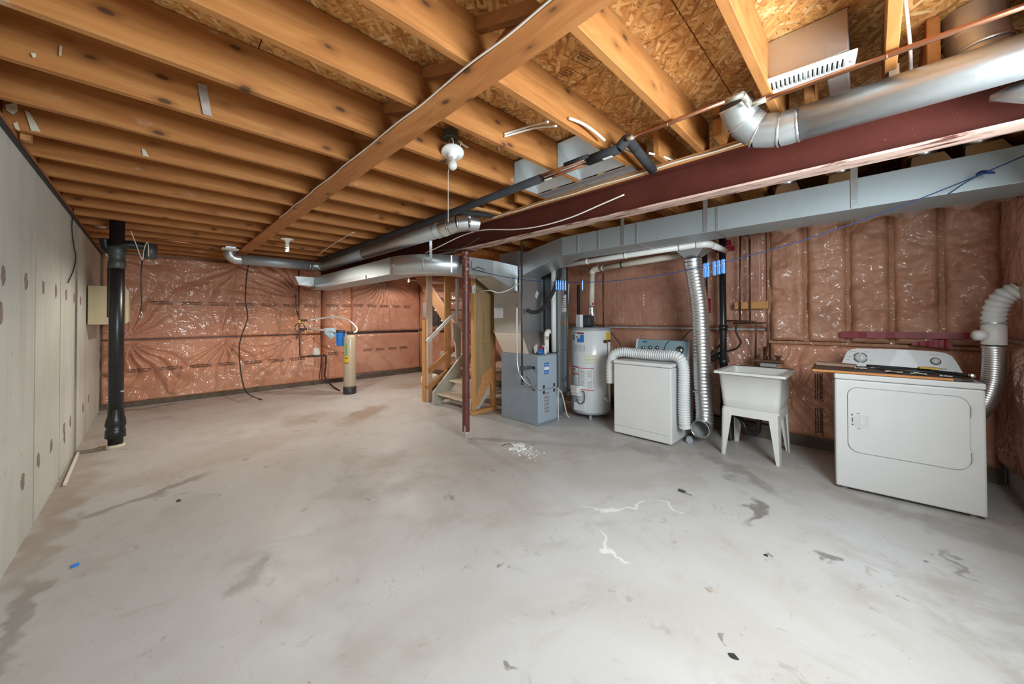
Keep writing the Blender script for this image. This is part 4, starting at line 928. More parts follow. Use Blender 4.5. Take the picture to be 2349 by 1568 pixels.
hlabel((-1.037, -0.332, 1.006, 1.136), 'labelwhite', 'logo_label', 'blue, red and white label near the tank top',
       [(0.45,1,0.0,0.4,'labelblue','blue_corner'), (0.7,1,0.4,0.78,'labelblue','blue_corner'), (0.45,1,0.84,1,'red_tape','red_band'), (0,0.16,0.2,0.8,'ink','black_band'), (0,0.4,0.92,1,'ink','black_band'), (0.3,0.62,0.58,0.63,'ink','print_line'), (0.34,0.58,0.47,0.52,'ink','print_line')])
hlabel((-1.001, -0.288, 0.882, 0.978), 'labelgrey', 'rating_label', 'grey rating plate', txt(0.05,0.45,(0.15,0.3,0.45,0.6,0.75,0.88))+txt(0.5,0.85,(0.15,0.3,0.45,0.6,0.75,0.88))+[(0.93,0.98,0.1,0.9,'greyink','print_line')])
hlabel((-0.377, 0.332, 0.734, 0.852), 'labelcream', 'notice_label', 'pale yellow notice', txt(0.3,0.7,(0.82,))+txt(0.1,0.9,(0.02,0.3,0.45)))
b = B(); 
for v in (813, 818, 823): pass
hlabel((-0.876, -0.493, 0.784, 0.852), 'heater', 'faint_print', 'faint printed lines', txt(0.1,0.6,(0.8,))+txt(0.1,0.95,(0.5,0.35,0.2)))
hlabel((-1.213, -0.630, 0.419, 0.688), 'labelwhite', 'warning_label', 'white warning label with red bars', [(0.0,1,0.94,1,'labelred','red_bar'), (0,1,0.60,0.655,'labelred','red_bar'), (0,1,0.0,0.02,'labelred','red_bar'), (0.97,1,0,1,'ink','border'), (0.35,0.6,0.80,0.89,'labelred','triangle'), (0.1,0.22,0.77,0.89,'ink','symbol'), (0.3,0.55,0.53,0.57,'ink','symbol')]+txt(0.05,0.9,(0.7,0.74,0.45,0.38,0.31,0.24,0.17,0.10)))
hlabel((-0.592, 0.137, 0.380, 0.678), 'labelwhite', 'instruction_label', 'white instruction label with red bars', [(0,1,0.965,1,'labelred','red_bar'), (0,1,0.03,0.065,'labelred','red_bar'), (0,1,0.52,0.533,'greyink','rule'), (0.98,1,0,1,'greyink','border'), (0,0.015,0,1,'greyink','border')]+txt(0.06,0.46,tuple(0.57+0.05*k for k in range(7)))+txt(0.54,0.95,tuple(0.57+0.05*k for k in range(7)))+txt(0.06,0.46,tuple(0.20+0.05*k for k in range(6)))+txt(0.54,0.95,tuple(0.12+0.05*k for k in range(7))))
hlabel((0.844, 1.132, 1.036, 1.139), 'labelyellow', 'energy_label', 'yellow energy label')
def hbox(t, rad, wd, dp, z0, z1, m, name, bev=0.006, label=None):
    d = tc*math.cos(t)+tr_*math.sin(t); s = tc.cross(Vector((0,0,1)))
    Mx = Matrix(((d.y, d.x, 0, HX+d.x*rad), (-d.x, d.y, 0, HY+d.y*rad), (0,0,1,0), (0,0,0,1)))
    b = B(); box(b, -wd/2, wd/2, 0.001, dp, z0, z1, bev, Mx); return part(wh, name, b, M[m], label)
t0 = -0.75
ct = hbox(t0, HR-0.01, 0.12, 0.075, 0.345, 0.44, 'whiteplastic', 'control_box')
b = B(); d = tc*math.cos(t0)+tr_*math.sin(t0); q = Vector((HX,HY,0))+d*(HR+0.067)
for k in range(4): box(b, q.x-0.03, q.x+0.03, q.y-0.006, q.y+0.0, 0.38+0.013*k, 0.384+0.013*k)
part(ct, 'control_print', b, M['greyink'])
hbox(t0, HR-0.01, 0.125, 0.06, 0.31, 0.343, 'whiteplastic', 'control_ledge')
hbox(-0.55, HR-0.012, 0.17, 0.035, 0.12, 0.225, 'heater', 'burner_cover')
b = B(); cpt = lambda t, rad, z: tuple(Vector((HX,HY,z))+(tc*math.cos(t)+tr_*math.sin(t))*rad)
tube(b, spline([cpt(-0.42,HR+0.03,0.385), cpt(-0.30,HR+0.03,0.36), cpt(-0.30,HR+0.03,0.26), cpt(-0.45,HR+0.03,0.215), cpt(-0.62,HR+0.03,0.23), cpt(-0.66,HR+0.03,0.30)], 6), 0.006, 8); part(wh, 'igniter_cable', b, M['dark'])
b = B(); tube(b, spline([cpt(-0.8,HR+0.03,0.22), cpt(-0.74,HR+0.045,0.29), cpt(-0.6,HR+0.045,0.29), cpt(-0.55,HR+0.03,0.25)], 6), 0.004, 8); part(wh, 'pilot_tube', b, M['galvshiny'])
b = B(); tube(b, [cpt(0.72,HR-0.01,1.02), cpt(0.72,HR+0.03,1.02)], 0.02, 12); tube(b, [cpt(0.72,HR+0.025,1.02), cpt(0.95,HR+0.04,1.03)], 0.014, 10); part(wh, 'relief_valve', b, M['coppergrimy'])
b = B(); tube(b, spline([cpt(0.88,HR+0.035,1.015), cpt(0.90,HR+0.035,0.9), cpt(0.90,HR+0.035,0.5), cpt(0.90,HR+0.035,0.24)], 4), 0.013, 12); part(wh, 'discharge_tube', b, M['pvc'])
b = B(); tube(b, [cpt(0.68,HR-0.01,0.29), cpt(0.68,HR+0.04,0.29)], 0.018, 12); tube(b, [cpt(0.68,HR+0.038,0.295), cpt(0.72,HR+0.05,0.25)], 0.012, 10); part(wh, 'drain_valve', b, M['whiteplastic'])
bl = hbox(-0.5, 0.02, 0.16, 0.14, 1.205, 1.36, 'dark', 'blower', 0.03, 'black draft blower')
hbox(-0.9, 0.16, 0.10, 0.05, 1.20, 1.37, 'labelwhite', 'blower_cover')
b = B(); tube(b, spline([(4.22,2.69,1.25),(4.255,2.70,1.27),(4.27,2.71,1.33),(4.265,2.72,1.40),(4.262,2.72,1.48)], 5), 0.042, 16); part(wh, 'vent_elbow', b, M['galvshiny'])
for z in (1.36, 1.43):
    b = B(); tube(b, [(4.266,2.715,z),(4.265,2.716,z+0.012)], 0.046, 16); part(wh, 'band_clamp', b, M['galv'])
hp = thing('exhaust_pipe', 'cream plastic exhaust pipe rising from the water heater and running along the wall', 'pipe', (4.262, 2.72, 1.48))
P0, P1 = Vector((4.262,2.72,1.484)), Vector((4.255,2.70,1.93))
b = B(); tube(b, [P0, P1], 0.036, 18); part(hp, 'riser', b, M['pvccream'])
b = B(); tube(b, spline([P1, (4.255,2.695,1.965), (4.255,2.66,1.985), (4.255,2.60,1.99)], 5), 0.042, 18); part(hp, 'elbow', b, M['pvccream'])
b = B(); tube(b, [(4.255,2.60,1.99), (4.25,1.52,2.035)], 0.036, 18); part(hp, 'long_run', b, M['pvccream'])
for y in (2.55, 2.27):
    b = B(); z = 1.99+(2.6-y)*0.0417; tube(b, [(4.255,y,z),(4.255,y-0.02,z+0.001)], 0.040, 18); part(hp, 'coupling', b, M['pvccream'] if y > 2.4 else M['dark'])
b = B(); box(b, 4.228, 4.25, 2.682, 2.688, 1.50, 1.53); part(hp, 'red_mark', b, M['labelred'])
wl_ = thing('white_pipe', 'long straight white plastic pipe slung under the trunk duct', 'pipe', (3.74, 2.0, 2.0))
b = B(); tube(b, [(3.73,2.92,2.0), (3.73,1.20,2.03)], 0.031, 16); part(wl_, 'long_run', b, M['pvc'])
b = B(); tube(b, spline([(3.73,1.20,2.03),(3.74,1.14,2.03),(3.78,1.11,2.03),(3.84,1.10,2.03)], 5), 0.037, 16); part(wl_, 'elbow', b, M['pvc'])
b = B(); tube(b, [(3.84,1.10,2.03),(4.28,1.09,2.03)], 0.031, 16); part(wl_, 'short_run', b, M['pvc'])
for y in (2.45, 1.95, 1.36):
    b = B(); tube(b, [(3.73,y,2.0+(2.92-y)*0.018),(3.73,y-0.025,2.0+(2.945-y)*0.018)], 0.0345, 16); part(wl_, 'coupling', b, M['pvc'])
# copper line from the heater top
b = B(); tube(b, [(4.40,2.62,1.207),(4.40,2.62,1.95)], 0.011, 10); tube(b, spline([(4.40,2.62,1.93),(4.37,2.66,1.97),(4.2,2.85,2.02),(4.1,2.9,2.1)], 5), 0.011, 10)
solo('heater_water_pipe', b, M['coppergrimy'], 'dark copper pipe rising behind the cream exhaust pipe', 'pipe')
b = B(); tube(b, [(3.885,2.85,0.30),(3.885,2.85,2.02)], 0.014, 10); box(b, 3.865, 3.905, 2.83, 2.87, 0.50, 0.56, 0.006); box(b, 3.865, 3.905, 2.83, 2.87, 0.30, 0.36, 0.006); tube(b, [(3.885,2.85,0.33),(3.935,2.815,0.33)], 0.01, 8)
solo('heater_gas_pipe', b, M['boxmetal'], 'dark iron pipe standing in front of the return duct left of the water heater', 'pipe')
b = B(); tube(b, [(4.33,2.98,1.215),(4.33,2.98,1.80)], 0.022, 12); solo('black_riser', b, M['foam'], 'black foam covered riser on top of the water heater behind the exhaust pipe', 'pipe')
b = B(); tube(b, spline([(4.550, 2.825, 1.216), (4.550, 2.711, 1.205), (4.550, 2.622, 1.151), (4.550, 2.521, 1.044), (4.550, 2.430, 0.910), (4.550, 2.393, 0.722)], 6), 0.006, 6); solo('heater_power_cord', b, M['blackwire'], 'thin black cord sagging from the water heater top behind the washer', 'cable')

# ------------------------------------------------------------------ washer
WX0, WX1, WY0, WY1, WZ = 3.752, 4.40, 1.458, 2.108, 0.845
wa = thing('washing_machine', 'white top loading washing machine with a blue-grey console', 'washer', (4.07, 1.78, 0))
b = B(); box(b, WX0, WX1, WY0, WY1, 0.022, 0.800, 0.012); part(wa, 'cabinet', b, M['white'])
b = B(); box(b, WX0-0.003, WX1, WY0-0.002, WY1+0.002, 0.804, WZ, 0.010); part(wa, 'top_lid', b, M['white'])
b = B(); box(b, WX0-0.0015, WX0+0.001, WY0+0.03, WY1-0.012, 0.108, 0.111); part(wa, 'toe_seam', b, M['greyink'])
for x in (WX0+0.05, WX1-0.05):
    for y in (WY0+0.05, WY1-0.05):
        b = B(); lathe(b, [(0.02,0),(0.02,0.008),(0.01,0.01),(0.01,0.03)], (x,y,0), 10); part(wa, 'foot', b, M['grey'])
cx0 = 4.262
b = B(); prism(b, [(cx0,WZ+0.002),(WX1,WZ+0.002),(WX1,1.04),(4.36,1.065),(4.325,1.06)], 'y', WY0+0.002, WY0+0.026, 0.004); part(wa, 'console_end', b, M['white'])
b = B(); prism(b, [(cx0,WZ+0.002),(WX1,WZ+0.002),(WX1,1.04),(4.36,1.065),(4.325,1.06)], 'y', WY1-0.026, WY1-0.002, 0.004); part(wa, 'console_end', b, M['white'])
b = B(); prism(b, [(cx0+0.004,WZ+0.002),(WX1,WZ+0.002),(WX1,1.035),(4.36,1.06),(4.327,1.056)], 'y', WY0+0.0265, WY1-0.0265); co = part(wa, 'console', b, M['console'])
nx = Vector((1.056-WZ-0.002, 0, -(4.327-cx0-0.004))).normalized()*-1     # outward normal of the sloping face
def onface(y, k): return Vector((cx0+0.004+(4.327-cx0-0.004)*k, y, WZ+0.002+(1.054-WZ)*k))
for (y, k, r_) in ((2.005, 0.50, 0.020), (1.915, 0.55, 0.021), (1.83, 0.56, 0.021), (1.565, 0.50, 0.042)):
    p_ = onface(y, k); kb = B()
    lathe(kb, [(0,0.001),(r_,0.001),(r_,0.008),(r_*0.78,0.010),(0,0.010)], axis=nx, loc=p_, seg=24); kn = part(wa, 'knob', kb, M['dark'])
    kb = B(); lathe(kb, [(r_*0.76,0.010),(r_*0.70,0.020),(0,0.022)], axis=nx, loc=p_, seg=20); part(kn, 'knob_cap', kb, M['chrome'])
    kb = B(); Mx = Matrix.Translation(p_+nx*0.023) @ Vector((0,0,1)).rotation_difference(nx).to_matrix().to_4x4() @ Matrix.Rotation(0.5, 4, 'Z'); box(kb, -r_*0.62, r_*0.62, -r_*0.14, r_*0.14, -0.004, 0.008, 0.001, Mx); part(kn, 'grip', kb, M['dark'])
b = B(); Mx = Matrix.Translation(onface(1.99, 0.86)+nx*0.001) @ Vector((0,0,1)).rotation_difference(nx).to_matrix().to_4x4(); lathe(b, [(0.03,0),(0.03,0.002),(0,0.002)], M=Mx @ Matrix.Diagonal((0.35,1,1,1)), seg=20); part(wa, 'badge', b, M['labelblue'], 'small dark blue oval badge')
b = B(); pts = [onface(1.70,0.98)+nx*0.002, onface(1.715,0.88)+nx*0.002, onface(1.735,0.72)+nx*0.002, onface(1.75,0.45)+nx*0.002]; tube(b, pts, 0.005, 6); part(wa, 'console_seam', b, M['ink'])
b = B(); bar(b, onface(1.69,0.99)+nx*0.001, onface(1.50,0.99)+nx*0.001, 0.004, 0.004); part(wa, 'console_seam', b, M['ink'])

def corrug(b, pts, r, pitch, amp, seg=20):
    L = resample(spline(pts, 12), pitch/4); rr = [r+amp*math.cos(2*math.pi*i/4) for i in range(len(L))]
    tube(b, L, rr, seg, cap=False)
    return L
hs = thing('vinyl_vent_hose', 'white ribbed plastic hose draped over the washing machine', 'hose', (3.9, 1.8, WZ))
b = B()
HP = [(3.845,2.19,0.56),(3.84,2.195,0.66),(3.85,2.192,0.80),(3.87,2.158,0.895),(3.90,2.06,0.925),(3.92,1.93,0.918),(3.925,1.76,0.914),(3.915,1.60,0.916),(3.90,1.50,0.922),(3.89,1.420,0.898),(3.885,1.383,0.80),(3.88,1.380,0.58),(3.88,1.382,0.40),(3.885,1.378,0.22)]
L = corrug(b, HP, 0.052, 0.025, 0.0075); part(hs, 'ribbed_hose', b, M['whitehose'])
b = B(); tube(b, [L[-1], Vector(L[-1])+Vector((0.002,-0.004,-0.035))], 0.054, 20, cap=False); part(hs, 'plain_cuff', b, M['whiteplastic'])

fx = thing('metal_vent_hose', 'tall shiny flexible metal duct hanging down beside the washing machine', 'hose', (4.2, 1.29, 0))
b = B(); FP = [(4.06,1.345,1.95),(4.07,1.34,1.86),(4.11,1.33,1.70),(4.16,1.315,1.48),(4.19,1.31,1.2),(4.20,1.305,0.9),(4.21,1.30,0.6),(4.215,1.29,0.38),(4.215,1.287,0.29),(4.195,1.285,0.20),(4.13,1.28,0.155),(4.03,1.274,0.165)]
corrug(b, FP, 0.086, 0.036, 0.0035, 26); part(fx, 'flexible_duct', b, M['alu'])
b = B(); tube(b, [(4.045,1.275,0.163),(4.022,1.2735,0.1662)], [0.0915, 0.0915], 26, cap=False); tube(b, [(4.022,1.2735,0.1662),(4.0215,1.2735,0.1662)], [0.0915, 0.083], 26, cap=False); part(fx, 'end_ring', b, M['galvshiny'])
b = B(); tube(b, [(4.023,1.2735,0.166),(4.10,1.278,0.158),(4.15,1.281,0.175),(4.17,1.282,0.215)], [0.0825, 0.081, 0.080, 0.079], 26, cap=False); part(fx, 'inner_lining', b, M['liner'])
for k, z in ((4, 1.2), (6, 0.52)):
    b = B(); tube(b, [(4.19+0.018*(1.2-z)/0.68,1.307,z),(4.19+0.018*(1.2-z)/0.68,1.307,z+0.012)], 0.0925, 26, cap=False); part(fx, 'joint_band', b, M['galvshiny'])
b = B(); hexa(b, [(4.06+0.075*math.cos(R(a)), 1.345+0.075*math.sin(R(a)), 1.945) for a in (225,315,45,135)], [(3.92,1.19,2.035),(4.20,1.19,2.035),(4.20,1.47,2.035),(3.92,1.47,2.035)]); part(fx, 'funnel', b, M['galv'])
b = B(); tube(b, spline([(4.06,1.345,1.945),(4.062,1.344,1.90),(4.068,1.342,1.85)], 4), [0.091+0.004*math.sin(i*2.2) for i in range(9)], 22, cap=False); part(fx, 'foil_tape', b, M['galvshiny'])
b = B(); box(b, 3.94, 4.18, 1.21, 1.45, 2.036, 2.34, 0.004); part(fx, 'ceiling_box', b, M['galvdull'])
jr = thing('round_cup', 'small grey cup lying on the floor at the washing machine corner', 'cup', (4.03, 1.38, 0))
b = B(); tube(b, [(4.0,1.37,0.036),(4.07,1.40,0.036)], [0.034, 0.030], 18); part(jr, 'body', b, M['grey'])
b = B(); tube(b, [(3.992,1.366,0.036),(4.012,1.375,0.036)], 0.0352, 18, cap=False); part(jr, 'blue_rim', b, M['cloth'])

# ------------------------------------------------------------------ laundry tub
lt = thing('laundry_tub', 'white plastic laundry tub on four splayed legs against the pink wall', 'sink', (4.2, 0.82, 0))
x0, x1, y0, y1, zr = 3.885, 4.50, 0.535, 1.105, 0.805
b = B()
loops = []
for (ins, z, r_) in ((0.0, zr-0.022, 0.012), (0.0, zr, 0.012), (0.042, zr, 0.03), (0.050, zr-0.01, 0.03), (0.085, 0.50, 0.06), (0.12, 0.475, 0.05)):
    loops.append([b.verts.new((x, y, z)) for x, y in rrect(x0+ins, x1-ins, y0+ins, y1-ins, r_, 5)])
for a, c in zip(loops, loops[1:]):
    for i in range(len(a)): b.faces.new((a[i], a[(i+1)%len(a)], c[(i+1)%len(a)], c[i]))
b.faces.new(loops[-1]); part(lt, 'basin_inside', b, M['whiteplastic'])
b = B(); loops = []
for (ins, z, r_) in ((0.002, zr-0.021, 0.012), (0.034, zr-0.022, 0.035), (0.052, 0.55, 0.045), (0.058, 0.47, 0.05), (0.075, 0.445, 0.05)):
    loops.append([b.verts.new((x, y, z)) for x, y in rrect(x0+ins, x1-ins, y0+ins, y1-ins, r_, 5)])
for a, c in zip(loops, loops[1:]):
    for i in range(len(a)):
        f = b.faces.new((a[i], a[(i+1)%len(a)], c[(i+1)%len(a)], c[i])); f.smooth = True
b.faces.new(loops[-1]); part(lt, 'basin', b, M['whiteplastic'])
b = B(); prism(b, rrect(x0+0.062, x1-0.062, y0+0.058, y1-0.058, 0.02, 4), 'z', 0.385, 0.458); part(lt, 'apron', b, M['whiteplastic'])
for sx, sy in ((0,0),(0,1),(1,0),(1,1)):
    cx_ = x0+0.063 if sx == 0 else x1-0.063; cy_ = y0+0.059 if sy == 0 else y1-0.059
    ix = 1 if sx == 0 else -1; iy = 1 if sy == 0 else -1; fxo = -0.012*ix; fyo = -0.010*iy
    b = B()
    for (wa_, wb_) in ((0.085, 0.012), (0.012, 0.085)):
        hexa(b, [(cx_+fxo, cy_+fyo, 0), (cx_+fxo+ix*(0.034 if wa_ > 0.05 else 0.010), cy_+fyo, 0), (cx_+fxo+ix*(0.034 if wa_ > 0.05 else 0.010), cy_+fyo+iy*(0.034 if wb_ > 0.05 else 0.010), 0), (cx_+fxo, cy_+fyo+iy*(0.034 if wb_ > 0.05 else 0.010), 0)],
             [(cx_-ix*0.001, cy_-iy*0.001, 0.44), (cx_+ix*wa_, cy_-iy*0.001, 0.44), (cx_+ix*wa_, cy_+iy*wb_, 0.44), (cx_-ix*0.001, cy_+iy*wb_, 0.44)])
    part(lt, 'leg', b, M['whiteplastic'])
b = B(); box(b, x1-0.045, x1-0.002, y0+0.02, y1-0.02, zr+0.0005, zr+0.006, 0.002); part(lt, 'grimy_ledge', b, M['coppergrimy'], 'grimy brown back ledge')
fa = thing('tub_faucet', 'old grimy tap with two handles at the back of the laundry tub', 'tap', (4.53, 0.80, 0.81))
b = B(); box(b, 4.465, 4.55, 0.69, 0.83, 0.812, 0.85, 0.008); part(fa, 'tap_body', b, M['grey'])
b = B(); box(b, 4.49, 4.55, 0.64, 0.92, 0.852, 0.885, 0.01); part(fa, 'bridge', b, M['coppergrimy'])
for y in (0.86, 0.68):
    b = B(); lathe(b, [(0.016,0),(0.016,0.03),(0.03,0.032),(0.03,0.045),(0,0.047)], (4.51,y,0.886), 12); part(fa, 'handle', b, M['coppergrimy'])
b = B(); tube(b, spline([(4.52,0.80,0.885),(4.52,0.80,0.98),(4.50,0.79,1.01),(4.46,0.77,0.99),(4.44,0.76,0.92)], 5), 0.012, 10); part(fa, 'spout', b, M['coppergrimy'])
tp = thing('drain_trap', 'black plastic drain trap hanging under the laundry tub', 'pipe', (4.3, 0.8, 0.15))
b = B(); tube(b, spline([(4.22,0.80,0.382),(4.22,0.80,0.28),(4.225,0.81,0.20),(4.24,0.86,0.165),(4.26,0.92,0.20),(4.275,0.955,0.27),(4.30,1.0,0.30),(4.36,1.08,0.315),(4.45,1.16,0.33)], 6), 0.024, 16); part(tp, 'trap_bend', b, M['abs'], smooth=True)
b = B(); tube(b, [(4.22,0.80,0.345),(4.22,0.80,0.38)], 0.031, 14); part(tp, 'slip_nut', b, M['abs'])
sk = thing('drain_stack', 'tall black plastic drain stack standing behind the laundry tub left corner', 'pipe', (4.50, 1.18, 0))
b = B(); tube(b, [(4.50,1.175,0.0),(4.50,1.175,2.34)], 0.034, 18); part(sk, 'vertical_pipe', b, M['abs'])
for z0, z1 in ((0.79, 0.88), (1.18, 1.24), (0.29, 0.36)):
    b = B(); tube(b, [(4.50,1.175,z0),(4.50,1.175,z1)], 0.042, 18); part(sk, 'hub', b, M['abs'])
b = B(); tube(b, spline([(4.50,1.20,0.90),(4.50,1.28,0.86),(4.49,1.36,0.80),(4.48,1.43,0.76)], 5), 0.030, 14); part(sk, 'branch', b, M['abs'])
b = B(); hexa(b, [(4.48,1.12,0.83),(4.53,1.12,0.83),(4.53,1.15,0.83),(4.48,1.15,0.83)], [(4.48,1.14,0.92),(4.53,1.14,0.92),(4.53,1.16,0.92),(4.48,1.16,0.92)]); part(sk, 'cleanout', b, M['abs'])
b = B(); tube(b, [(4.580, 1.384, 1.517), (4.580, 1.383, 2.121)], 0.03, 14); solo('vent_stack', b, M['abs'], 'short black pipe behind the metal flexible duct', 'pipe')
b = B(); tube(b, spline([(4.46,1.115,0.27),(4.43,1.10,0.20),(4.39,1.09,0.10),(4.36,1.08,0.02)], 5), 0.02, 10); solo('drain_hose', b, M['rubber'], 'black hose bent down to the floor behind the laundry tub', 'hose')
# copper supply at the tub
sp = thing('copper_supply', 'pair of grimy copper water pipes dropping down the pink wall to the tub tap', 'pipe', (4.58, 0.9, 1.25))
for (xa, ya, xb, yb) in ((1698.5,540,1697.5,735), (1719.5,548,1720.5,735)):
    b = B(); q0, q1 = ((4.575, 1.016, 2.223), (4.575, 1.029, 1.288)) if xa < 1700 else ((4.575, 0.930, 2.171), (4.575, 0.935, 1.288))
    tube(b, [q0, q1], 0.0095, 10); part(sp, 'riser', b, M['coppergrimy'])
b = B(); q = Vector((4.575, 0.930, 2.171)); tube(b, spline([q, q+Vector((-0.01,0.01,0.03)), q+Vector((-0.06,0.06,0.06))], 4), 0.0095, 10); part(sp, 'elbow', b, M['coppergrimy'])
b = B(); tube(b, [(4.575, 1.163, 1.287), (4.575, 0.885, 1.278), (4.575, 0.881, 1.255), (4.575, 0.890, 0.825)], 0.0095, 10); part(sp, 'cold_branch', b, M['coppergrimy'])
b = B(); tube(b, [(4.565, 1.092, 1.258), (4.565, 0.787, 1.265), (4.565, 0.772, 1.238), (4.565, 0.787, 0.826)], 0.0095, 10); part(sp, 'hot_branch', b, M['coppergrimy'])
b = B(); tube(b, spline([(4.560, 1.057, 1.240), (4.550, 1.064, 1.168), (4.540, 1.025, 1.083), (4.530, 1.015, 1.041), (4.540, 1.055, 0.986), (4.585, 1.125, 0.955), (4.590, 1.179, 0.937), (4.590, 1.286, 0.900), (4.500, 1.315, 0.855)], 6), 0.010, 10); solo('washer_hose', b, M['rubber'], 'black rubber hose looping from the copper pipes behind the drain stack', 'hose', smooth=True)
b = B(); tube(b, spline([(4.570, 1.153, 1.238), (4.575, 1.173, 1.140), (4.580, 1.228, 1.014), (4.570, 1.275, 0.952), (4.520, 1.312, 0.904)], 6), 0.010, 10); solo('washer_hose', b, M['rubber'], 'black rubber hose sloping down to the washer left of the drain stack', 'hose', smooth=True)
b = B(); tube(b, spline([(4.600, 1.488, 1.250), (4.600, 1.533, 1.187), (4.550, 1.581, 1.124), (4.500, 1.614, 1.063)], 6), 0.005, 8); solo('washer_power_cord', b, M['blackwire'], 'thin black cord running from the metal duct down behind the washer console', 'cable')
bk = thing('pipe_backing_block', 'short plank of wood fixed to the pink wall behind the copper pipes', 'block', (4.60, 0.93, 1.41))
b = B(); box(b, 4.590, 4.625, 0.775, 1.085, 1.415, 1.495, 0.004); part(bk, 'board', b, M['block'])
for y in (0.80, 1.06):
    b = B(); ball(b, (4.589, y, 1.46), 0.004, 6); part(bk, 'nail', b, M['dark'])

# ------------------------------------------------------------------ dryer
DR = R(-86); DL, DD, DH = 0.728, 0.62, 0.887
dr = thing('clothes_dryer', 'white front loading clothes dryer in the right corner with a board on top', 'dryer', (3.757, 0.212, 0), DR)
b = B(); box(b, 0, DL, 0, DD, 0.022, 0.843, 0.012); part(dr, 'cabinet', b, M['white'], local=True)
b = B(); box(b, -0.002, DL+0.002, -0.006, DD, 0.846, DH, 0.009); part(dr, 'top_panel', b, M['white'], local=True)
for x in (0.05, DL-0.05):
    for y in (0.05, DD-0.05):
        b = B(); lathe(b, [(0.018,0),(0.018,0.008),(0.009,0.01),(0.009,0.03)], (x,y,0), 10); part(dr, 'foot', b, M['grey'], local=True)
b = B(); prism(b, rrect(0.070, 0.660, 0.303, 0.792, 0.062, 8), 'y', -0.002, 0.0005); part(dr, 'door_gap', b, M['greyink'], local=True)
b = B(); prism(b, rrect(0.0735, 0.6565, 0.3065, 0.7885, 0.060, 8), 'y', -0.012, -0.0022, 0.003); dd = part(dr, 'door', b, M['white'], local=True)
def dpart(root, name, b, m, label=None):       # b in the dryer's own frame, root is one of its parts
    for v in b.verts: v.co = v.co - root.location
    return part(root, name, b, m, label, local=True)
b = B(); prism(b, rrect(0.108, 0.188, 0.492, 0.590, 0.022, 6), 'y', -0.0135, -0.0122, 0.0005); hd = dpart(dd, 'handle_recess', b, M['labelgrey'])
b = B(); prism(b, rrect(0.138, 0.163, 0.518, 0.566, 0.004, 3), 'y', -0.016, -0.0138, 0.001); dpart(dd, 'handle', b, M['white'])
for (xa, xb, za, zb) in ((0.092,0.100,0.578,0.590),(0.094,0.100,0.530,0.562),(0.094,0.102,0.505,0.516),(0.122,0.138,0.598,0.602),(0.124,0.140,0.482,0.486)):
    b = B(); box(b, xa, xb, -0.0130, -0.0122, za, zb); dpart(dd, 'printed_mark', b, M['ink'])
for za, zb in ((0.66, 0.735), (0.36, 0.435)):
    b = B(); box(b, 0.656, 0.664, -0.014, -0.004, za, zb, 0.002); part(dr, 'hinge', b, M['chrome'], local=True)
pr = [(0.055,0.0),(0.757,0.0),(0.728,0.085),(0.705,0.135),(0.675,0.155),(0.62,0.163),(0.40,0.17),(0.17,0.165),(0.13,0.158),(0.10,0.13)]
Mc = Matrix.Translation((-0.01, 0.535, DH+0.002)) @ Matrix.Rotation(R(-14), 4, 'X')
b = B(); prism(b, [(x*0.985, z) for x, z in pr], 'y', 0.0, 0.05, 0.004, Mc); cs = part(dr, 'console', b, M['white'], local=True)
def ring(b, r0, r1, a0, a1, n, y):
    L = [(b.verts.new((r0*math.cos(a0+(a1-a0)*i/n), y, r0*math.sin(a0+(a1-a0)*i/n))), b.verts.new((r1*math.cos(a0+(a1-a0)*i/n), y, r1*math.sin(a0+(a1-a0)*i/n)))) for i in range(n+1)]
    for a, c in zip(L, L[1:]): b.faces.new((a[0], c[0], c[1], a[1]))
for (kx, kz, kr) in ((0.185, 0.085, 0.042), (0.610, 0.085, 0.027)):
    Mk = Mc @ Matrix.Translation((kx, -0.0012, kz)); b = B()
    if kr > 0.03:
        for q in range(4): ring(b, kr*0.9, kr*1.08, R(90*q+8), R(90*q+82), 8, 0)
    else: ring(b, kr*0.86, kr*1.1, 0, 2*math.pi, 24, 0)
    for v in b.verts: v.co = Mk @ v.co
    dpart(cs, 'dial_marks', b, M['ink'])
    b = B(); lathe(b, [(kr*0.85,0),(kr*0.8,0.016),(kr*0.7,0.02),(0,0.021)], M=Mk @ Matrix.Rotation(R(90), 4, 'X'), seg=28); kn = dpart(cs, 'knob', b, M['white'])
    if kr > 0.03:
        b = B(); box(b, -0.004, 0.004, -0.026, -0.021, -0.028, 0.030, 0.0015, Mk); dpart(cs, 'knob_pointer', b, M['labelgrey'])
b = B(); text_into(b, 'Amana', 0.024, Mc @ Matrix.Translation((0.630, -0.0012, 0.030)) @ Matrix.Rotation(R(90), 4, 'X') @ Matrix.Shear('XY', 4, (0.25, 0))); dpart(cs, 'maker_name', b, M['ink'])
b = B()
for (xa, xb, z) in ((0.12,0.16,0.135),(0.21,0.24,0.135),(0.58,0.66,0.135),(0.10,0.135,0.09),(0.09,0.12,0.06),(0.235,0.26,0.06)): box(b, xa, xb, -0.0015, -0.0005, z, z+0.003, 0, Mc)
dpart(cs, 'console_print', b, M['greyink'])
Md = Matrix.Translation((3.757, 0.212, 0)) @ Matrix.Rotation(DR, 4, 'Z')
cb = thing('loose_countertop', 'dark brown laminate board with orange front edge lying on the dryer', 'board', Md @ Vector((0.23, 0.22, DH+0.003)), DR)
b = B(); prism(b, [(-0.365,-0.215),(0.40,-0.215),(0.455,-0.19),(0.46,0.24),(-0.36,0.24)], 'z', 0.0015, 0.018, 0.002); part(cb, 'laminate_top', b, M['counter'], local=True)
b = B(); box(b, -0.362, 0.365, -0.224, -0.2155, 0.0005, 0.0165, 0.002); part(cb, 'edge_trim', b, M['counteredge'], local=True)
zt = DH+0.023
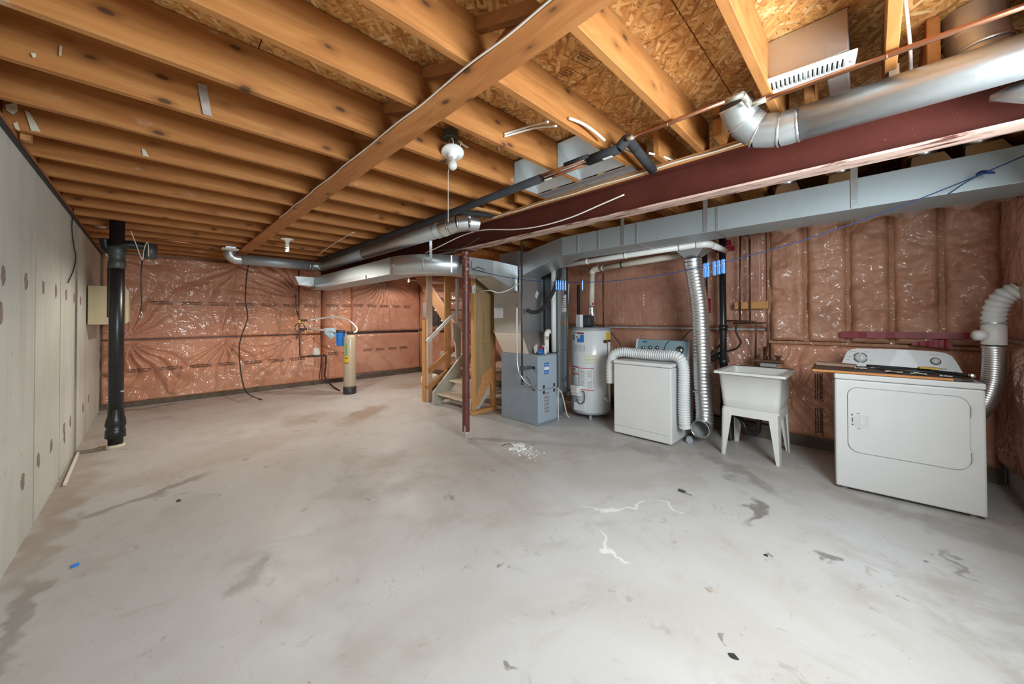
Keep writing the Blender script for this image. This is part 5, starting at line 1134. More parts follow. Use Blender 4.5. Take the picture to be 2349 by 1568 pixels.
dv = lambda x, y, z=0.0: tuple(Md @ Vector((x, y, zt+z)))
b = B(); tube(b, spline([dv(0.20,0.36,0.014), dv(0.35,0.33,0.014), dv(0.50,0.28,0.014), dv(0.58,0.20,0.014), dv(0.66,0.12,0.014), dv(0.70,0.10,0.014)], 6), 0.011, 10); solo('black_hose_piece', b, M['rubber'], 'black rubber hose piece lying across the board on the dryer', 'hose', smooth=True)
b = B(); tube(b, [dv(0.26,0.24,0.009), dv(0.54,0.19,0.009)], 0.008, 8); solo('steel_rod', b, M['boxmetal'], 'dark metal rod lying on the board in front of the black hose', 'rod')
b = B(); Mq = Md @ Matrix.Translation((0.52, 0.27, zt+0.026)) @ Matrix.Rotation(0.15, 4, 'Z'); box(b, -0.05, 0.05, -0.022, 0.022, 0, 0.012, 0.003, Mq); solo('yellow_tag', b, M['yellow'], 'yellow tag lying on the black hose on the dryer board', 'tag')
b = B(); Mq = Md @ Matrix.Translation((0.02, 0.33, zt)) @ Matrix.Rotation(-0.1, 4, 'Z'); box(b, -0.13, 0.12, -0.06, 0.07, 0, 0.022, 0.006, Mq)
for v in b.verts: v.co.z += 0.006*math.sin(v.co.y*60)*(1 if v.co.z > zt+0.01 else 0)
solo('cardboard_piece', b, M['cardboard'], 'brown cardboard piece lying at the left end of the dryer board', 'cardboard')
for i, (x, y, s_, lab) in enumerate(((0.16,0.22,0.035,'crumpled paper scrap nearest the left end of the dryer board'), (0.33,0.12,0.045,'crumpled paper scrap at the middle of the dryer board front'), (0.27,0.35,0.05,'white paper scrap under the left part of the black hose'), (0.45,0.10,0.04,'crumpled paper scrap at the right of the dryer board front'), (0.57,0.05,0.028,'small paper scrap nearest the right end of the dryer board'))):
    b = B(); n = 7; g = [[b.verts.new(Md @ Vector((x+(a-3)*s_/3, y+(c-3)*s_/4, zt+0.002+0.014*abs(mnoise.noise(Vector((a*.8+i*5, c*.9, i))))))) for c in range(n)] for a in range(n)]
    for a in range(n-1):
        for c in range(n-1): b.faces.new((g[a][c], g[a+1][c], g[a+1][c+1], g[a][c+1]))
    solo('paper_scrap', b, M['paper'] if i != 1 else M['labelcream'], lab, 'paper', group='scraps on the dryer board')
b = B(); ball(b, dv(0.685,0.07,0.016), 0.016, 10); solo('small_knob', b, M['chrome'], 'small round metal knob on the dryer top right corner', 'knob')
# dryer exhaust
ex = thing('dryer_exhaust', 'white ribbed elbow and metal hose rising at the right of the dryer', 'hose', (4.12, -0.60, 0.55))
b = B(); corrug(b, [(4.13,-0.595,1.275),(4.13,-0.598,1.33),(4.13,-0.612,1.40),(4.135,-0.645,1.46),(4.14,-0.70,1.50)], 0.057, 0.034, 0.006, 24); part(ex, 'ribbed_elbow', b, M['whitehose'])
b = B(); lathe(b, [(0,0),(0.056,0),(0.058,0.004),(0.058,0.135),(0.053,0.14),(0.053,0.155),(0,0.155)], (4.13,-0.595,1.125), 28); part(ex, 'lint_trap', b, M['whiteplastic'])
b = B(); lathe(b, [(0,0.055),(0.034,0.055),(0.036,0.06),(0.036,0.10),(0.028,0.102),(0.028,0.11),(0,0.11)], axis=(-0.55,0.83,0), loc=(4.13,-0.595,1.19), seg=20); part(ex, 'side_port', b, M['whiteplastic'])
b = B(); corrug(b, [(4.13,-0.595,1.12),(4.13,-0.594,1.0),(4.125,-0.585,0.87),(4.11,-0.555,0.74),(4.095,-0.51,0.64)], 0.054, 0.016, 0.0016, 24); part(ex, 'metal_hose', b, M['alu'])
for z in (1.105, 1.272):
    b = B(); tube(b, [(4.13,-0.595,z),(4.13,-0.595,z+0.01)], 0.060, 24, cap=False); tube(b, [(4.075,-0.57,z+0.005),(4.02,-0.53,z+0.007)], 0.003, 6); part(ex, 'clamp', b, M['galvshiny'])

# ------------------------------------------------------------------ stairs
st = thing('staircase', 'open wooden staircase with grey steps turning up behind the red post', 'stairs', (3.4, 4.4, 0))
for i, (x, z) in enumerate(((3.10, 0.185), (3.33, 0.36))):
    b = B(); box(b, x, x+0.27, 3.97, 4.752, z-0.035, z, 0.005); part(st, 'tread', b, M['stairtread'])
b = B(); box(b, 3.56, 4.62, 3.97, 4.86, 0.50, 0.535, 0.005); part(st, 'landing', b, M['stairtread'])
b = B(); prism(b, [(3.05,0.0),(3.05,0.20),(3.60,0.735),(3.66,0.735),(3.66,0.50),(3.20,0.0)], 'y', 4.755, 4.793, 0.003); part(st, 'stringer', b, M['stairgrey'])
b = B(); prism(b, [(3.07,0.0),(3.07,0.16),(3.52,0.50),(3.60,0.50),(3.60,0.40),(3.22,0.0)], 'y', 3.93, 3.965, 0.003); part(st, 'stringer', b, M['stairgrey'])
b = B(); box(b, 3.30, 3.33, 4.2, 4.7, 0.02, 0.06, 0.003); part(st, 'cleat', b, M['paper'])
for n in range(10):
    y, z = 5.05+0.217*n, 0.69+0.2065*n
    b = B(); box(b, 3.985, 4.60, y, y+0.255, z-0.036, z, 0.004); part(st, 'tread', b, M['stairwhite'])  # upper flight is white: daylight on the front edges put into the colour
q = [(3.950, 5.800, 1.245), (3.950, 6.956, 2.295), (3.950, 6.517, 2.255), (3.950, 5.741, 1.519)]
dy, dz = (q[1][1]-q[0][1])*0.62, (q[1][2]-q[0][2])*0.62
b = B(); qq = [(q[0][1]-0.75, q[0][2]-0.75*dz/dy), (q[1][1]+dy*0.25, q[1][2]+dz*0.25), (q[2][1]+dy*0.25, q[2][2]+dz*0.25), (q[3][1]-0.80, q[3][2]-0.80*dz/dy)]
prism(b, qq, 'x', 3.945, 3.98, 0.003); part(st, 'upper_stringer', b, M['ply'])
b = B(); bar(b, (3.96, qq[3][0], qq[3][1]+0.008), (3.96, qq[2][0], qq[2][1]+0.008), 0.045, 0.014, (0,0,1), 0.002); part(st, 'stringer_cap', b, M['studpale'])
b = B(); box(b, 4.602, 4.63, 5.05, 6.9, 0.5, 0.6); part(st, 'wall_cleat', b, M['stairgrey'])
b = B(); box(b, 3.10, 3.19, 5.00, 5.04, 0.0, 2.33, 0.003); part(st, 'post', b, M['studpale'], 'pale upright stud')
b = B(); box(b, 3.075, 3.115, 5.045, 5.13, 0.0, 1.30, 0.003); part(st, 'post', b, M['stud'])
b = B(); box(b, 3.435, 3.545, 5.00, 5.04, 0.0, 2.33, 0.003); part(st, 'post', b, M['stud'])
def rail(p0, p1, w_, h_, m, name):
    b = B(); bar(b, p0, p1, w_, h_, (0,0,1), 0.004); part(st, name, b, m)
rail((3.040, 4.930, 0.960), (3.570, 4.900, 1.428), 0.035, 0.055, M['stairwhite'], 'handrail')
rail((3.104, 4.970, 0.486), (3.601, 4.970, 0.835), 0.025, 0.09, M['block'], 'guard_rail')
rail((3.080, 4.970, 0.221), (3.601, 4.970, 0.535), 0.025, 0.09, M['block'], 'guard_rail')
p = (3.546, 4.820, 1.183); b = B(); box(b, p[0]-0.022, p[0]+0.022, 4.80, 4.84, p[2], 1.98, 0.003); part(st, 'white_rail_post', b, M['stairwhite'])
q = [(3.472, 4.790, 1.270), (3.533, 4.790, 1.198), (3.603, 4.790, 1.125), (3.601, 4.790, 0.523), (3.522, 4.790, 0.530), (3.497, 4.790, 0.929), (3.446, 4.790, 1.016), (3.455, 4.790, 1.228)]
b = B(); prism(b, [(p[0], p[2]) for p in q], 'y', 4.797, 4.825, 0.003); part(st, 'newel_board', b, M['stairgrey'])
# enclosing side panel with its studs
sp_ = thing('stair_side_panel', 'brown varnished panel with slanted foot framed by studs beside the stairs', 'panel', (3.3, 3.88, 0))
b = B(); box(b, 3.115, 3.155, 3.86, 3.925, 0.06, 1.95, 0.003); part(sp_, 'stud', b, M['stud'])
b = B(); box(b, 3.465, 3.52, 3.86, 3.925, 0.06, 1.95, 0.003); part(sp_, 'stud', b, M['block'])
b = B(); prism(b, [(3.156,0.12),(3.21,0.12),(3.464,0.46),(3.464,1.95),(3.156,1.95)], 'y', 3.872, 3.882); part(sp_, 'panel_sheet', b, M['panelboard'])
b = B(); box(b, 3.15, 3.465, 3.866, 3.871, 1.012, 1.020); part(sp_, 'panel_joint', b, M['stud'])
b = B(); box(b, 3.10, 3.54, 3.86, 3.925, 0.0, 0.055, 0.004); part(sp_, 'bottom_plate', b, M['block'])
b = B(); prism(b, [(3.156,0.12),(3.21,0.12),(3.464,0.46),(3.464,0.64),(3.30,0.55),(3.156,0.22)], 'y', 3.868, 3.8715); part(sp_, 'worn_patch', b, M['block'])
sw = thing('light_switch', 'white light switch on a grey box fixed to the stair panel stud', 'switch', (3.12, 3.85, 1.68))
p = (3.112, 3.850, 1.718)
b = B(); box(b, p[0]-0.033, p[0]+0.02, 3.836, 3.845, p[2]-0.055, p[2]+0.055, 0.002); part(sw, 'cover_plate', b, M['whiteplastic'])
b = B(); box(b, p[0]-0.01, p[0]-0.002, 3.826, 3.836, p[2]-0.012, p[2]+0.006, 0.001); part(sw, 'toggle', b, M['dark'])
b = B(); box(b, p[0]-0.028, p[0]+0.05, 3.8455, 3.8595, p[2]-0.045, p[2]+0.05, 0.002); part(sw, 'box', b, M['galv'])
b = B(); tube(b, spline([(p[0]+0.03,3.85,p[2]+0.05),(p[0]+0.02,3.85,p[2]+0.12),(p[0]+0.0,3.85,p[2]+0.2),(p[0]+0.02,3.84,p[2]+0.26)], 5), 0.006, 6); solo('switch_cable', b, M['wire'], 'white cable rising from the light switch beside the red post', 'cable')
b = B(); tube(b, spline([(3.201, 3.845, 1.698), (2.822, 3.300, 1.659), (2.785, 3.140, 1.648), (2.815, 3.120, 1.638), (2.884, 3.120, 1.626), (2.976, 3.120, 1.641), (3.067, 3.100, 1.676), (3.198, 3.140, 1.729), (3.303, 3.150, 1.764)], 6), 0.006, 6); solo('thermostat_cable', b, M['wire'], 'white cable draped from the stair panel over the plenum front', 'cable')
pn_ = thing('breaker_panel', 'dark electrical panel on the wall behind the stairs', 'electrical panel', (4.62, 7.0, 1.2))
b = B(); box(b, 4.52, 4.60, 6.80, 7.15, 1.15, 1.80, 0.006); part(pn_, 'cabinet', b, M['boxmetal'])
b = B(); box(b, 4.508, 4.519, 6.84, 7.11, 1.2, 1.75, 0.004); part(pn_, 'door', b, M['dark'])
b = B(); box(b, 4.52, 4.60, 7.25, 7.5, 1.35, 1.7, 0.006); part(pn_, 'meter_base', b, M['grey'])
b = B(); tube(b, spline([(4.55,7.35,1.34),(4.52,7.3,1.15),(4.56,7.2,1.0)], 6), 0.012, 8); part(pn_, 'cable_loop', b, M['blackwire'])
bu = thing('waste_bin', 'small black bin with a white liner on the floor behind the stair stringer', 'bin', (3.52, 5.6, 0))
b = B(); lathe(b, [(0,0),(0.12,0),(0.15,0.26),(0.145,0.26),(0.116,0.01),(0,0.01)], (3.52,5.6,0), 22); part(bu, 'bucket', b, M['dark'])
b = B(); lathe(b, [(0.152,0.20),(0.158,0.27),(0.145,0.31),(0.11,0.33),(0,0.335)], (3.52,5.6,0), 22); part(bu, 'liner', b, M['paper'])

# ------------------------------------------------------------------ left corner: black drain stack, boxes, strings
sx, sy = -0.262, 5.56
ls = thing('soil_stack', 'thick black plastic soil stack standing on the floor near the left corner', 'pipe', (sx, sy, 0))
b = B(); tube(b, [(sx,sy,0.0),(sx,sy,2.44)], 0.057, 24); part(ls, 'vertical_pipe', b, M['abs'])
b = B(); lathe(b, [(0.057,1.86),(0.066,1.87),(0.066,1.93),(0.060,1.94),(0.060,2.0),(0.068,2.01),(0.068,2.08),(0.058,2.09)], (sx,sy,0), 24); part(ls, 'coupling', b, M['boxmetal'], 'dusty grey coupling')
b = B(); lathe(b, [(0.057,0.10),(0.075,0.11),(0.075,0.19),(0.066,0.20),(0.078,0.24),(0.070,0.30),(0.062,0.33),(0.058,0.40)], (sx,sy,0), 20)
for v in b.verts: v.co += Vector((1,1,0))*0.008*mnoise.noise(v.co*30)
part(ls, 'taped_base', b, M['abs'])
b = B(); lathe(b, [(0.0,0.0),(0.078,0.0),(0.070,0.03),(0.058,0.04)], (sx,sy,0), 16)
for v in b.verts: v.co += Vector((1,1,0))*0.012*mnoise.noise(v.co*40)
part(ls, 'mortar_collar', b, M['putty'])
b = B(); tube(b, spline([(sx,sy,2.02),(sx+0.02,sy-0.01,2.09),(sx+0.08,sy-0.02,2.115),(sx+0.16,sy-0.02,2.115),(sx+0.24,sy-0.02,2.11)], 6), 0.046, 18); part(ls, 'side_branch', b, M['abs'], smooth=True)
b = B(); tube(b, [(sx+0.245,sy-0.02,2.15),(sx+0.245,sy-0.02,1.985)], 0.055, 18); part(ls, 'cleanout', b, M['boxmetal'])
b = B(); tube(b, spline([(sx,sy+0.02,2.03),(sx-0.06,sy+0.03,2.05),(sx-0.085,sy+0.03,2.10),(sx-0.09,sy+0.03,2.16)], 5), 0.04, 16); part(ls, 'side_branch', b, M['abs'], smooth=True)
b = B(); tube(b, [(sx-0.05,sy+0.06,1.35),(sx-0.05,sy+0.06,1.90)], 0.022, 12); part(ls, 'rear_pipe', b, M['abs'])
b = B(); box(b, sx+0.025, sx+0.06, sy-0.045, sy-0.035, 0.575, 0.59, 0.002); part(ls, 'pale_mark', b, M['cloth'])
b = B(); box(b, XL+0.012, -0.235, 6.40, 7.12, 1.27, 1.725, 0.006)
mb = thing('meter_box', 'cream painted box on the left wall behind the black soil stack', 'box', (-0.39, 6.7, 1.27))
part(mb, 'case', b, M['cream'])
b = B(); prism(b, [(-0.233,1.275),(-0.205,1.30),(-0.205,1.68),(-0.233,1.72)], 'y', 6.42, 7.10, 0.003); part(mb, 'front_door', b, M['cream'])
ck = thing('hanging_cord_hook', 'dark brown cord with an end hook hanging beside the black drain branch', 'hook', (0.0, 5.6, 1.3))
b = B(); tube(b, spline([(-0.079, 5.540, 1.956), (-0.085, 5.540, 1.759), (-0.080, 5.540, 1.525), (-0.086, 5.540, 1.413)], 5), 0.006, 8); part(ck, 'cord', b, M['blackwire'])
b = B(); tube(b, spline([(-0.086, 5.540, 1.413), (-0.076, 5.540, 1.385), (-0.080, 5.540, 1.352), (-0.093, 5.540, 1.352), (-0.096, 5.540, 1.371)], 5), 0.004, 6); part(ck, 'hook', b, M['galv'])
b = B(); tube(b, spline([(-0.161, 5.420, 2.245), (-0.121, 5.460, 2.108), (-0.078, 5.470, 1.962), (-0.066, 5.470, 2.057), (-0.050, 5.470, 2.138), (-0.034, 5.470, 2.131), (-0.030, 5.470, 2.000)], 5), 0.004, 6); solo('tie_string', b, M['wire'], 'thin pale string tied around the black drain branch', 'string')
cp = thing('cap_light', 'small round white vent cap between the joists above the soil stack', 'vent', (-0.45, 5.45, 2.36))
p = (-0.409, 6.088, 2.360)
b = B(); lathe(b, [(0.05,0),(0.055,0.006),(0.04,0.012),(0,0.012)], (p[0],p[1],2.36), 18); part(cp, 'rim', b, M['galvshiny'])
b = B(); lathe(b, [(0.0,-0.004),(0.036,-0.004),(0.036,0.0)], (p[0],p[1],2.36), 18); part(cp, 'cap', b, M['porcelain'])
b = B(); tube(b, [(-0.020, 6.129, 2.310), (0.704, 6.328, 2.310)], 0.009, 8); solo('copper_branch', b, M['copper'], 'thin copper pipe under the joists between the black stack and the white cover plate', 'pipe')
b = B(); tube(b, spline([(-0.530, 5.301, 2.371), (-0.530, 5.234, 2.186), (-0.530, 5.347, 2.041), (-0.530, 5.492, 1.935), (-0.530, 5.336, 1.792), (-0.530, 5.045, 1.655)], 6), 0.004, 6); solo('dangling_wire', b, M['blackwire'], 'thin dark wire hanging down the concrete wall', 'cable')
b = B(); tube(b, spline([(1.084, 7.000, 2.234), (1.066, 7.100, 1.970), (1.064, 7.150, 1.622), (1.093, 7.150, 1.354), (1.018, 7.100, 1.097), (0.980, 7.100, 0.891), (0.985, 7.050, 0.584), (1.007, 7.000, 0.368), (1.044, 6.950, 0.199), (1.219, 7.471, 0.012), (1.275, 7.093, 0.010)], 6), 0.009, 8); solo('hanging_black_cable', b, M['blackwire'], 'long black cable hanging from the round duct to the floor before the pink wall', 'cable')
b = B(); tube(b, spline([(2.085, 7.200, 2.046), (2.233, 7.200, 1.944), (2.447, 7.200, 1.940), (2.582, 7.200, 2.007), (2.688, 7.200, 2.099)], 6), 0.007, 6); solo('looped_cable', b, M['blackwire'], 'dark cable looping under the far end of the branch duct', 'cable')
jb = thing('white_cover_plate', 'white square cover plate under the joists left of the strapping board', 'cover plate', (0.6, 5.9, 2.3))
p = (0.793, 6.555, 2.310); p = (p[0]-0.02, p[1]-0.2, p[2])
b = B(); box(b, p[0]-0.10, p[0]+0.09, p[1]-0.08, p[1]+0.08, 2.30, 2.315, 0.004); part(jb, 'plate', b, M['whiteplastic'])
b = B(); box(b, p[0]-0.06, p[0]+0.06, p[1]-0.05, p[1]+0.05, 2.3155, 2.344, 0.003); part(jb, 'box', b, M['galv'])

# ------------------------------------------------------------------ water filter at the far wall
tk = thing('filter_tank', 'tall slim beige filter tank with a black foot near the far wall', 'tank', (2.498, 6.60, 0))
b = B(); lathe(b, [(0,0.125),(0.099,0.125),(0.101,0.15),(0.101,0.98),(0.095,1.01),(0.075,1.035),(0.04,1.05),(0,1.05)], (2.498,6.60,0), 32); part(tk, 'vessel', b, M['tank'])
b = B(); lathe(b, [(0,0.0),(0.108,0.0),(0.110,0.01),(0.110,0.12),(0.104,0.1245),(0,0.1245)], (2.498,6.60,0), 32); part(tk, 'foot', b, M['dark'])
b = B(); lathe(b, [(0,0),(0.05,0),(0.05,0.045),(0.04,0.055),(0,0.055)], (2.498,6.60,1.051), 20); part(tk, 'head', b, M['dark'])
def tpatch(t0, t1, z0, z1, lift, m, name, label=None, rt_=None):
    bb = B(); L = []; d0 = math.atan2(-6.6, -2.498)
    for i in range(7):
        a = d0+t0+(t1-t0)*i/6; L.append((bb.verts.new((2.498+(0.101+lift)*math.cos(a), 6.6+(0.101+lift)*math.sin(a), z0)), bb.verts.new((2.498+(0.101+lift)*math.cos(a), 6.6+(0.101+lift)*math.sin(a), z1))))
    for a, c in zip(L, L[1:]): bb.faces.new((a[0], c[0], c[1], a[1]))
    return part(rt_ or tk, name, bb, M[m], label)
tpatch(-1.0, -0.15, 0.56, 0.67, 0.0015, 'labelyellow', 'yellow_label', 'yellow warning label')
tpatch(-1.0, -0.15, 0.545, 0.56, 0.0015, 'ink', 'label_edge')
tpatch(-0.85, -0.3, 0.63, 0.645, 0.003, 'ink', 'print_line')
for k in range(9): tpatch(-0.72+0.05*(k % 2), -0.42-0.04*(k % 3 == 1), 0.69+0.023*k, 0.708+0.023*k, 0.0015, 'labelgreen', 'green_letter')
fh = thing('filter_housing', 'bright blue ribbed filter housing hanging left of the beige tank', 'filter', (2.36, 6.72, 0.86))
hx, hy = ((2.381, 6.720, 1.024))[0], 6.72; zt_ = ((2.381, 6.720, 1.086))[2]; zb_ = ((2.382, 6.720, 0.845))[2]
b = B(); lathe(b, [(0,zb_),(0.055,zb_),(0.062,zb_+0.015),(0.066,zt_-0.01),(0.070,zt_)], (hx,hy,0), 24); part(fh, 'sump', b, M['blueh'])
for k in range(12):
    a = 2*math.pi*k/12; b = B(); bar(b, (hx+0.064*math.cos(a), hy+0.064*math.sin(a), zb_+0.02), (hx+0.068*math.cos(a), hy+0.068*math.sin(a), zt_-0.012), 0.008, 0.008, (math.cos(a), math.sin(a), 0)); part(fh, 'rib', b, M['blueh'])
b = B(); lathe(b, [(0.074,zt_),(0.076,zt_+0.01),(0.076,zt_+0.035),(0.06,zt_+0.045),(0,zt_+0.045)], (hx,hy,0), 24); part(fh, 'cap', b, M['dark'])
b = B(); tube(b, [(hx+0.07,hy-0.01,zt_+0.02),(2.43,6.63,1.085)], 0.016, 10); part(fh, 'connector', b, M['dark'])
b = B(); tube(b, spline([(2.555,6.57,1.085),(2.575,6.56,1.09),(2.60,6.57,1.10),(2.626, 6.620, 1.160),(2.583, 6.750, 1.263),(2.551, 7.000, 1.328),(2.434, 7.250, 1.366),(2.250, 7.500, 1.330),(2.119, 7.600, 1.306)], 7), 0.016, 10); solo('upper_filter_hose', b, M['pvc'], 'white plastic hose arching from the wall pipe to the top of the beige tank', 'hose', smooth=True)
b = B(); tube(b, spline([(2.119, 7.600, 1.135), (2.131, 7.300, 1.136), (2.209, 7.000, 1.124), (hx-0.075,hy+0.01,zt_+0.02)], 6), 0.016, 10); solo('lower_filter_hose', b, M['pvc'], 'straight white plastic hose from the wall pipe to the blue housing', 'hose', smooth=True)
b = B()
for i in range(2):
    g = []
    for a in range(9):
        row = []
        for c in range(7):
            p = Vector((2.193, 6.950, 1.125)).lerp(Vector((2.329, 6.850, 1.124)), a/8); drop = 0.20*(c/6)*(1-0.75*abs(a/8-0.62))
            row.append(b.verts.new(p+Vector((0, (-0.022 if i == 0 else 0.022)-0.02*math.sin(a*1.6+i)*c/6, 0.04-drop))))
        g.append(row)
    for a in range(8):
        for c in range(6): b.faces.new((g[a][c], g[a+1][c], g[a+1][c+1], g[a][c+1]))
solo('pale_blue_cloth', b, M['cloth'], 'pale blue cloth hung over the lower white hose', 'cloth', smooth=True)
mp = thing('water_main', 'dark copper water main with valves standing before the far pink wall', 'pipe', (2.0, 7.62, 0.6))
b = B(); tube(b, [(1.945, 7.620, 2.242), (1.954, 7.620, 1.298), (1.970, 7.620, 0.650), (1.985, 7.620, 0.625), (2.118, 7.620, 0.614)], 0.013, 10); part(mp, 'copper_pipe', b, M['coppergrimy'])
b = B(); tube(b, [(1.897, 7.600, 1.779), (1.898, 7.600, 1.543), (1.947, 7.620, 1.364)], 0.011, 10); part(mp, 'bypass_pipe', b, M['coppergrimy'])
for (x, y) in ((694, 734.5), (694, 755)):
    b = B(); tube(b, [Vector((1.961, 7.620, 1.302))*0+Vector((q_[0], 7.62, q_[2])) for q_ in (((1.961, 7.620, 1.302), (2.089, 7.600, 1.302)) if y < 740 else ((1.962, 7.620, 1.134), (2.089, 7.600, 1.136)))], 0.019, 10); part(mp, 'tee_arm', b, M['dark'])
    b = B(); q_ = (2.057, 7.590, 1.265) if y < 740 else (2.057, 7.590, 1.091); box(b, q_[0]-0.014, q_[0]+0.014, 7.58, 7.59, q_[2]-0.045, q_[2]+0.02, 0.004); part(mp, 'valve_handle', b, M['yellow'])
b = B(); q_ = (1.953, 7.600, 1.290); box(b, q_[0]-0.018, q_[0]+0.018, 7.58, 7.6, q_[2]-0.06, q_[2]+0.02, 0.004); part(mp, 'valve_handle', b, M['yellow'])
b = B(); q_ = Vector((2.248, 7.620, 0.604)); lathe(b, [(0,-0.02),(0.07,-0.02),(0.075,0.0),(0.06,0.01)], (q_.x,7.62,q_.z+0.02), 20); tube(b, [(2.103, 7.620, 0.616), (2.405, 7.620, 0.618)], 0.022, 10); mt_ = part(mp, 'meter_body', b, M['boxmetal'])
b = B(); lathe(b, [(0.065,0),(0.068,0.02),(0.058,0.10),(0.05,0.125),(0.02,0.13),(0.02,0.15),(0,0.15)], (q_.x,7.62,q_.z+0.035), 22); part(mp, 'meter_cap', b, M['porcelain'], 'white meter cap')
b = B(); tube(b, spline([(2.397, 7.620, 0.619), (2.429, 7.620, 0.582), (2.421, 7.620, 0.394), (2.399, 7.600, 0.210), (2.447, 7.500, 0.080), (2.450, 7.200, 0.026), (2.456, 6.950, 0.002)], 6), 0.016, 10); part(mp, 'black_outlet', b, M['rubber'], smooth=True)
fr = thing('filter_wrench', 'black round filter wrench hanging on the water main pipe', 'wrench', (2.0, 7.55, 0.9))
q_ = Vector((1.956, 7.570, 1.168))
b = B(); tube(b, [q_+Vector((0.082*math.cos(R(a)), 0, 0.082*math.sin(R(a)))) for a in range(0, 361, 15)], 0.008, 8, cap=False); part(fr, 'ring', b, M['dark'])
b = B(); bar(b, q_+Vector((-0.01,0,-0.08)), (1.892, 7.570, 0.951), 0.022, 0.03, (0,1,0), 0.004); part(fr, 'handle', b, M['dark'])
b = B(); tube(b, spline([(2.421, 7.780, 2.038), (2.397, 7.780, 1.600), (2.382, 7.780, 1.078), (2.391, 7.780, 0.556), (2.352, 7.780, 0.127)], 5), 0.008, 6); solo('dark_seam_cable', b, M['blackwire'], 'dark cable running down the seam beside the water main', 'cable')

# ------------------------------------------------------------------ lamps
def lampholder(name, label, loc, bulb='cfl', tilt=None):
    t = thing(name, label, 'lamp', loc)
    T = Matrix.Translation(loc)
    if tilt is not None: T = T @ tilt
    b = B(); lathe(b, [(0,0),(0.070,0),(0.073,-0.006),(0.066,-0.014),(0.030,-0.020),(0.026,-0.045),(0.0,-0.045)], M=T, seg=30); part(t, 'base', b, M['porcelain'])
    if bulb == 'cfl':
        b = B(); lathe(b, [(0.018,-0.046),(0.022,-0.05),(0.024,-0.085),(0.018,-0.095),(0,-0.095)], M=T, seg=18); part(t, 'ballast', b, M['porcelain'])
        b = B(); pts = [T @ Vector((0.017*math.cos(a*0.5), 0.017*math.sin(a*0.5), -0.100-0.0019*a)) for a in range(0, 34)]; tube(b, pts, 0.0058, 8); part(t, 'spiral_tube', b, M['glow'])
    elif bulb == 'bulb':
        b = B(); lathe(b, [(0.013,-0.046),(0.013,-0.062),(0.016,-0.072),(0.026,-0.092),(0.030,-0.108),(0.028,-0.122),(0.018,-0.136),(0,-0.140)], M=T, seg=22); part(t, 'bulb', b, M['glassy'])
    return t
tt = NT('lamp_glow'); M['glow'] = tt.set(Base_Color=(0.9,0.88,0.82,1), Emission_Color=(1.0,0.93,0.82,1), Emission_Strength=0.6)
lampholder('ceiling_lamp', 'white porcelain lamp with a spiral bulb under the joists beside the strapping', (1.19, 5.16, 2.328))
lampholder('ceiling_lamp', 'small white porcelain lamp far back under the ceiling near the stairs', (4.02, 7.26, 2.30))
lampholder('ceiling_lamp', 'added white porcelain lamp hidden above the curved branch duct, lighting the stairs', (3.02, 6.00, 2.328))  # added fixture for the unseen bulb by the stairs
pb = lampholder('ceiling_lamp', 'white porcelain lamp with a frosted bulb hanging from an open junction box', (1.36, 1.895, 2.392), 'bulb', Matrix.Rotation(R(21), 4, Vector((-0.81, 0.58, 0))))
b = B(); prism(b, [(0.05*math.cos(R(a))+1.33, 0.05*math.sin(R(a))+1.873) for a in range(22, 382, 45)], 'z', 2.455, 2.51, 0.003); jbx = part(pb, 'junction_box', b, M['boxmetal'], 'dark open junction box')
for i in range(4):
    b = B(); tube(b, spline([(1.31+0.02*i,1.86,2.46),(1.30+0.025*i,1.85-0.01*i,2.43),(1.34+0.01*i,1.87,2.395)], 5), 0.003, 6); part(pb, 'lead_wire', b, M['wire'] if i % 2 else M['boxmetal'])
b = B(); tube(b, [(1.32,1.855,2.455),(1.328,1.848,2.445)], 0.007, 8); part(pb, 'yellow_connector', b, M['yellow'])
b = B(); p = Vector((1.325, 1.894, 2.250)); tube(b, [(1.325,1.865,2.34), p, Vector((1.325, 1.895, 1.931))], 0.0016, 5); part(pb, 'pull_string', b, M['wire'])

# ------------------------------------------------------------------ water pipes under the joists
cw = thing('copper_water_pipe', 'long copper pipe under the joists at upper right, ending in black foam', 'pipe', (1.95, 0.3, 2.32))
b = B(); tube(b, [(2.0,-1.0,2.328),(2.0,0.385,2.328)], 0.0105, 12); part(cw, 'near_run', b, M['copper'])
b = B(); tube(b, [(1.885,0.415,2.33),(1.895,0.97,2.33)], 0.0105, 12); part(cw, 'far_run', b, M['copper'])
b = B(); tube(b, [(2.0,0.40,2.328),(1.885,0.405,2.330)], 0.0145, 12); part(cw, 'offset_fitting', b, M['solder'], 'tarnished offset fitting')
for p_, q_ in (((2.0,0.335,2.328),(2.0,0.40,2.328)), ((1.885,0.40,2.33),(1.886,0.47,2.33)), ((1.894,0.93,2.33),(1.895,0.965,2.33))):
    b = B(); tube(b, [p_, q_], 0.0135, 12); part(cw, 'coupling', b, M['solder'])
for y in (-0.05, 0.74):
    b = B(); x = 2.0 if y < 0.4 else 1.89; tube(b, [(x+0.012*math.cos(R(a)), y, 2.328+0.012*math.sin(R(a))) for a in range(0, 361, 30)], 0.002, 6); part(cw, 'pipe_clip', b, M['copper'])
fp = thing('foam_covered_pipe', 'black foam covered pipe under the joists running to the far wall', 'pipe', (1.93, 3.5, 2.3))
b = B(); tube(b, [(1.915,1.03,2.305),(1.915,1.24,2.30)], 0.030, 16); part(fp, 'foam_sleeve', b, M['foam'])
for (dx, dz) in ((-0.014, 0.008), (0.016, -0.008)):
    b = B(); tube(b, [(1.915+dx,1.24,2.30+dz),(1.915+dx,1.63,2.297+dz)], 0.011, 12); part(fp, 'copper_pipe', b, M['copper'])
